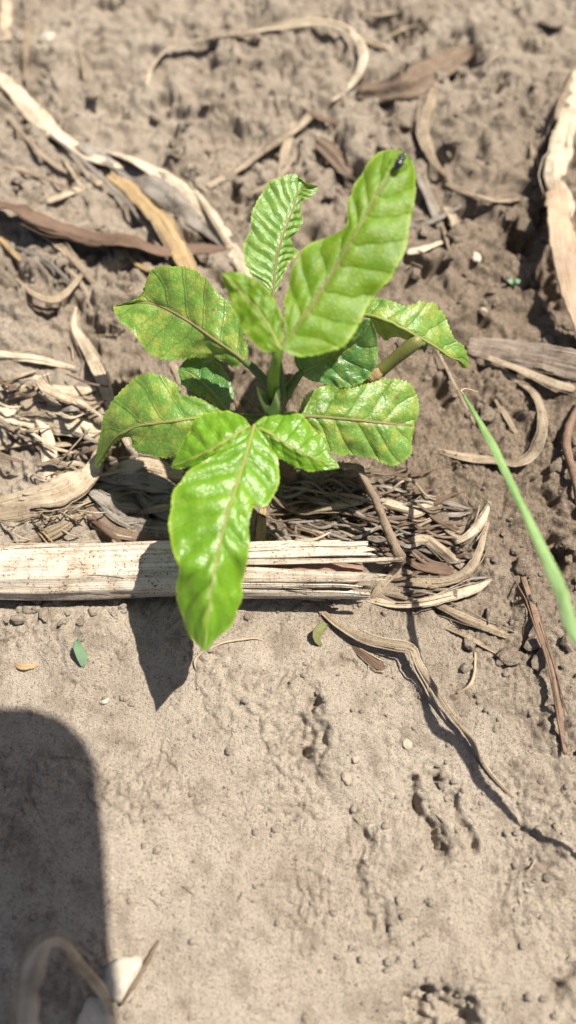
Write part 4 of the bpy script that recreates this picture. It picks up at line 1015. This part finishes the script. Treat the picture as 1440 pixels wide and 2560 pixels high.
stone('rounded grey pebble by the long thin brown stem', 1380, 1775, 34, M_CLOD, 12, .8)
stone('grey soil lump at the end of the long thin brown stem', 1410, 1850, 30, M_CLOD, 14, .8)
stone('small cream chip in front of the bluish green scrap', 262, 1752, 24, M['white_stone'], 15, .4, stretch=.5)
stone('small crumbly cream chip on the dry crust', 1018, 1862, 26, M['tan_stone'], 16, .3, amp=.5)
stone('pale chip on far soil left of the looped strip', 120, 98, 40, M['white_stone'], 17, .5)
stone('pale round pebble on soil right of the large leaf', 1208, 788, 24, M['tan_stone'], 18, .6)
stone('pale small pebble near the far sprout', 1190, 650, 24, M['white_stone'], 19, .6)
stone('brown angular clod under the green grass blade', 1345, 1650, 40, M_CLOD, 20, .45, stretch=1.4)
stone('brown clod standing beside the long thin stem', 1265, 1650, 56, M_CLOD, 21, .4, amp=.5)
k = 0
for (n, x0, x1, y0, y1, s0, s1) in ((26, 0, 430, 1495, 1560, 12, 34), (12, 600, 1000, 1500, 1560, 8, 18), (26, 1080, 1440, 1000, 1700, 14, 46), (60, 0, 1440, 20, 700, 10, 42), (16, 1000, 1440, 500, 1000, 16, 44), (10, 960, 1440, 1700, 2100, 10, 24), (14, 280, 1440, 1620, 2540, 5, 10)):
    for i in range(n):
        k += 1
        reg = {26: 'crumbly soil clod at the edge of the maize stalk', 12: 'small soil clod before the split stalk end', 60: 'soil clod on the lumpy far ground', 16: 'soil clod on bare ground beyond the draped leaf', 10: 'small soil clod on the sloping dry crust', 14: 'tiny soil crumb lying on the smooth dry crust'}[n]
        if n == 26 and y0 == 1000: reg = 'soil clod on rough ground under the grass blade'
        stone(reg, random.uniform(x0, x1), random.uniform(y0, y1), random.uniform(s0, s1), M_CLOD, 30 + k, random.uniform(.5, .8), 'loose soil clods: ' + reg.split(' ', 2)[2], 'soil_clod', 'soil clod', 3, .5, random.uniform(.7, 1.3), random.uniform(.3, .5) if y0 > 1400 else random.uniform(.15, .4))
# countless crumbs, one object
def crumbs():
    bm = bmesh.new(); bmesh.ops.create_icosphere(bm, subdivisions=1, radius=1.0)
    V0 = np.array([v.co[:] for v in bm.verts]); F0 = np.array([[v.index for v in f.verts] for f in bm.faces]); bm.free()
    N = 11000
    x = rng.uniform(-.17, .17, N); y = -0.07 + rng.uniform(0, 1, N) ** 1.25 * 0.48
    keep = (perlin(x * 40, y * 40, 61) + rng.uniform(-.5, .5, N)) > -0.1
    x, y = x[keep], y[keep]; N = len(x)
    r = 0.00022 + 0.0013 * rng.uniform(0, 1, N) ** 7
    z = Hs(x, y) + r * 0.25
    sc = rng.uniform(.6, 1.35, (N, 1, 3)); jit = rng.uniform(.75, 1.25, (N, len(V0), 1))
    V = V0[None] * sc * jit * r[:, None, None] + np.stack([x, y, z], -1)[:, None]
    F = F0[None] + (np.arange(N) * len(V0))[:, None, None]
    o = link_mesh('soil_crumbs', V.reshape(-1, 3), F.reshape(-1, 3).tolist(), M_CRUMB)
    tag(o, 'fine loose soil crumbs strewn over the ground', 'soil crumbs'); o['kind'] = 'stuff'
crumbs()
# short straw bits scattered on the soil
for i in range(46):
    x0, y0 = random.uniform(0, 1440), random.choice([random.uniform(20, 900), random.uniform(20, 900), random.uniform(1500, 2400)])
    if y0 > 1400 and x0 < 300: continue
    a = random.uniform(0, 3.14); L = random.uniform(20, 60)
    stick('short bit of fine straw lying on the bare soil', random.choice(['straw', 'straw', 'grey', 'root']), [(x0, y0, 1, 3), (x0 + L * .5 * math.cos(a) + 3, y0 + L * .5 * math.sin(a), 2, 4), (x0 + L * math.cos(a), y0 + L * math.sin(a), 1, 3)], 'short straw bits on the soil', 'straw_bit', 'straw', .2, 5)

# ------------------------------------------------------------------ the phone whose shadow falls on the soil in front
def build_phone():
    u = np.array([0, CP, SP]); d = np.array([0, SP, -CP]); x = np.array([1.0, 0, 0])
    hw, hl, th, rc = 0.0395, 0.084, 0.008, 0.026
    cen = np.array([0, 0, CAM_H]) - d * 0.012 + x * 0.0318 + u * (0.119 - hl)
    out = []
    for (sx, sy, a0) in ((1, 1, 0), (-1, 1, 90), (-1, -1, 180), (1, -1, 270)):
        for k in range(10):
            a = R(a0 + k * 10)
            out.append((sx * (hw - rc) + rc * math.cos(a), sy * (hl - rc) + rc * math.sin(a)))
    V, F = [], []
    n = len(out)
    for (off, inset) in ((0, .0012), (.0012, 0), (th - .0012, 0), (th, .0012)):
        for (a, b) in out:
            s = 1 - inset / hw
            V.append(cen + x * a * s + u * b * s - d * off)
    for l in range(3):
        for k in range(n): F.append((l * n + k, l * n + (k + 1) % n, (l + 1) * n + (k + 1) % n, (l + 1) * n + k))
    F.append(tuple(range(n - 1, -1, -1))); F.append(tuple(range(3 * n, 4 * n)))
    root = empty('smartphone', cen)
    tag(root, 'dark smartphone held above the seedling, casting its shadow on the soil', 'phone')
    link_mesh('phone_body', V, F, M['phone'], root, smooth_sh=False)
    c = cen + u * (hl - 0.119) - x * 0.0318
    ring = [c + d * .0001, c + d * .0035]
    V, F, UV = tube_mesh([ring[0], ring[1]], [.008, .0075], 24)
    link_mesh('camera_lens', V, F, M['glass'], root)
build_phone()
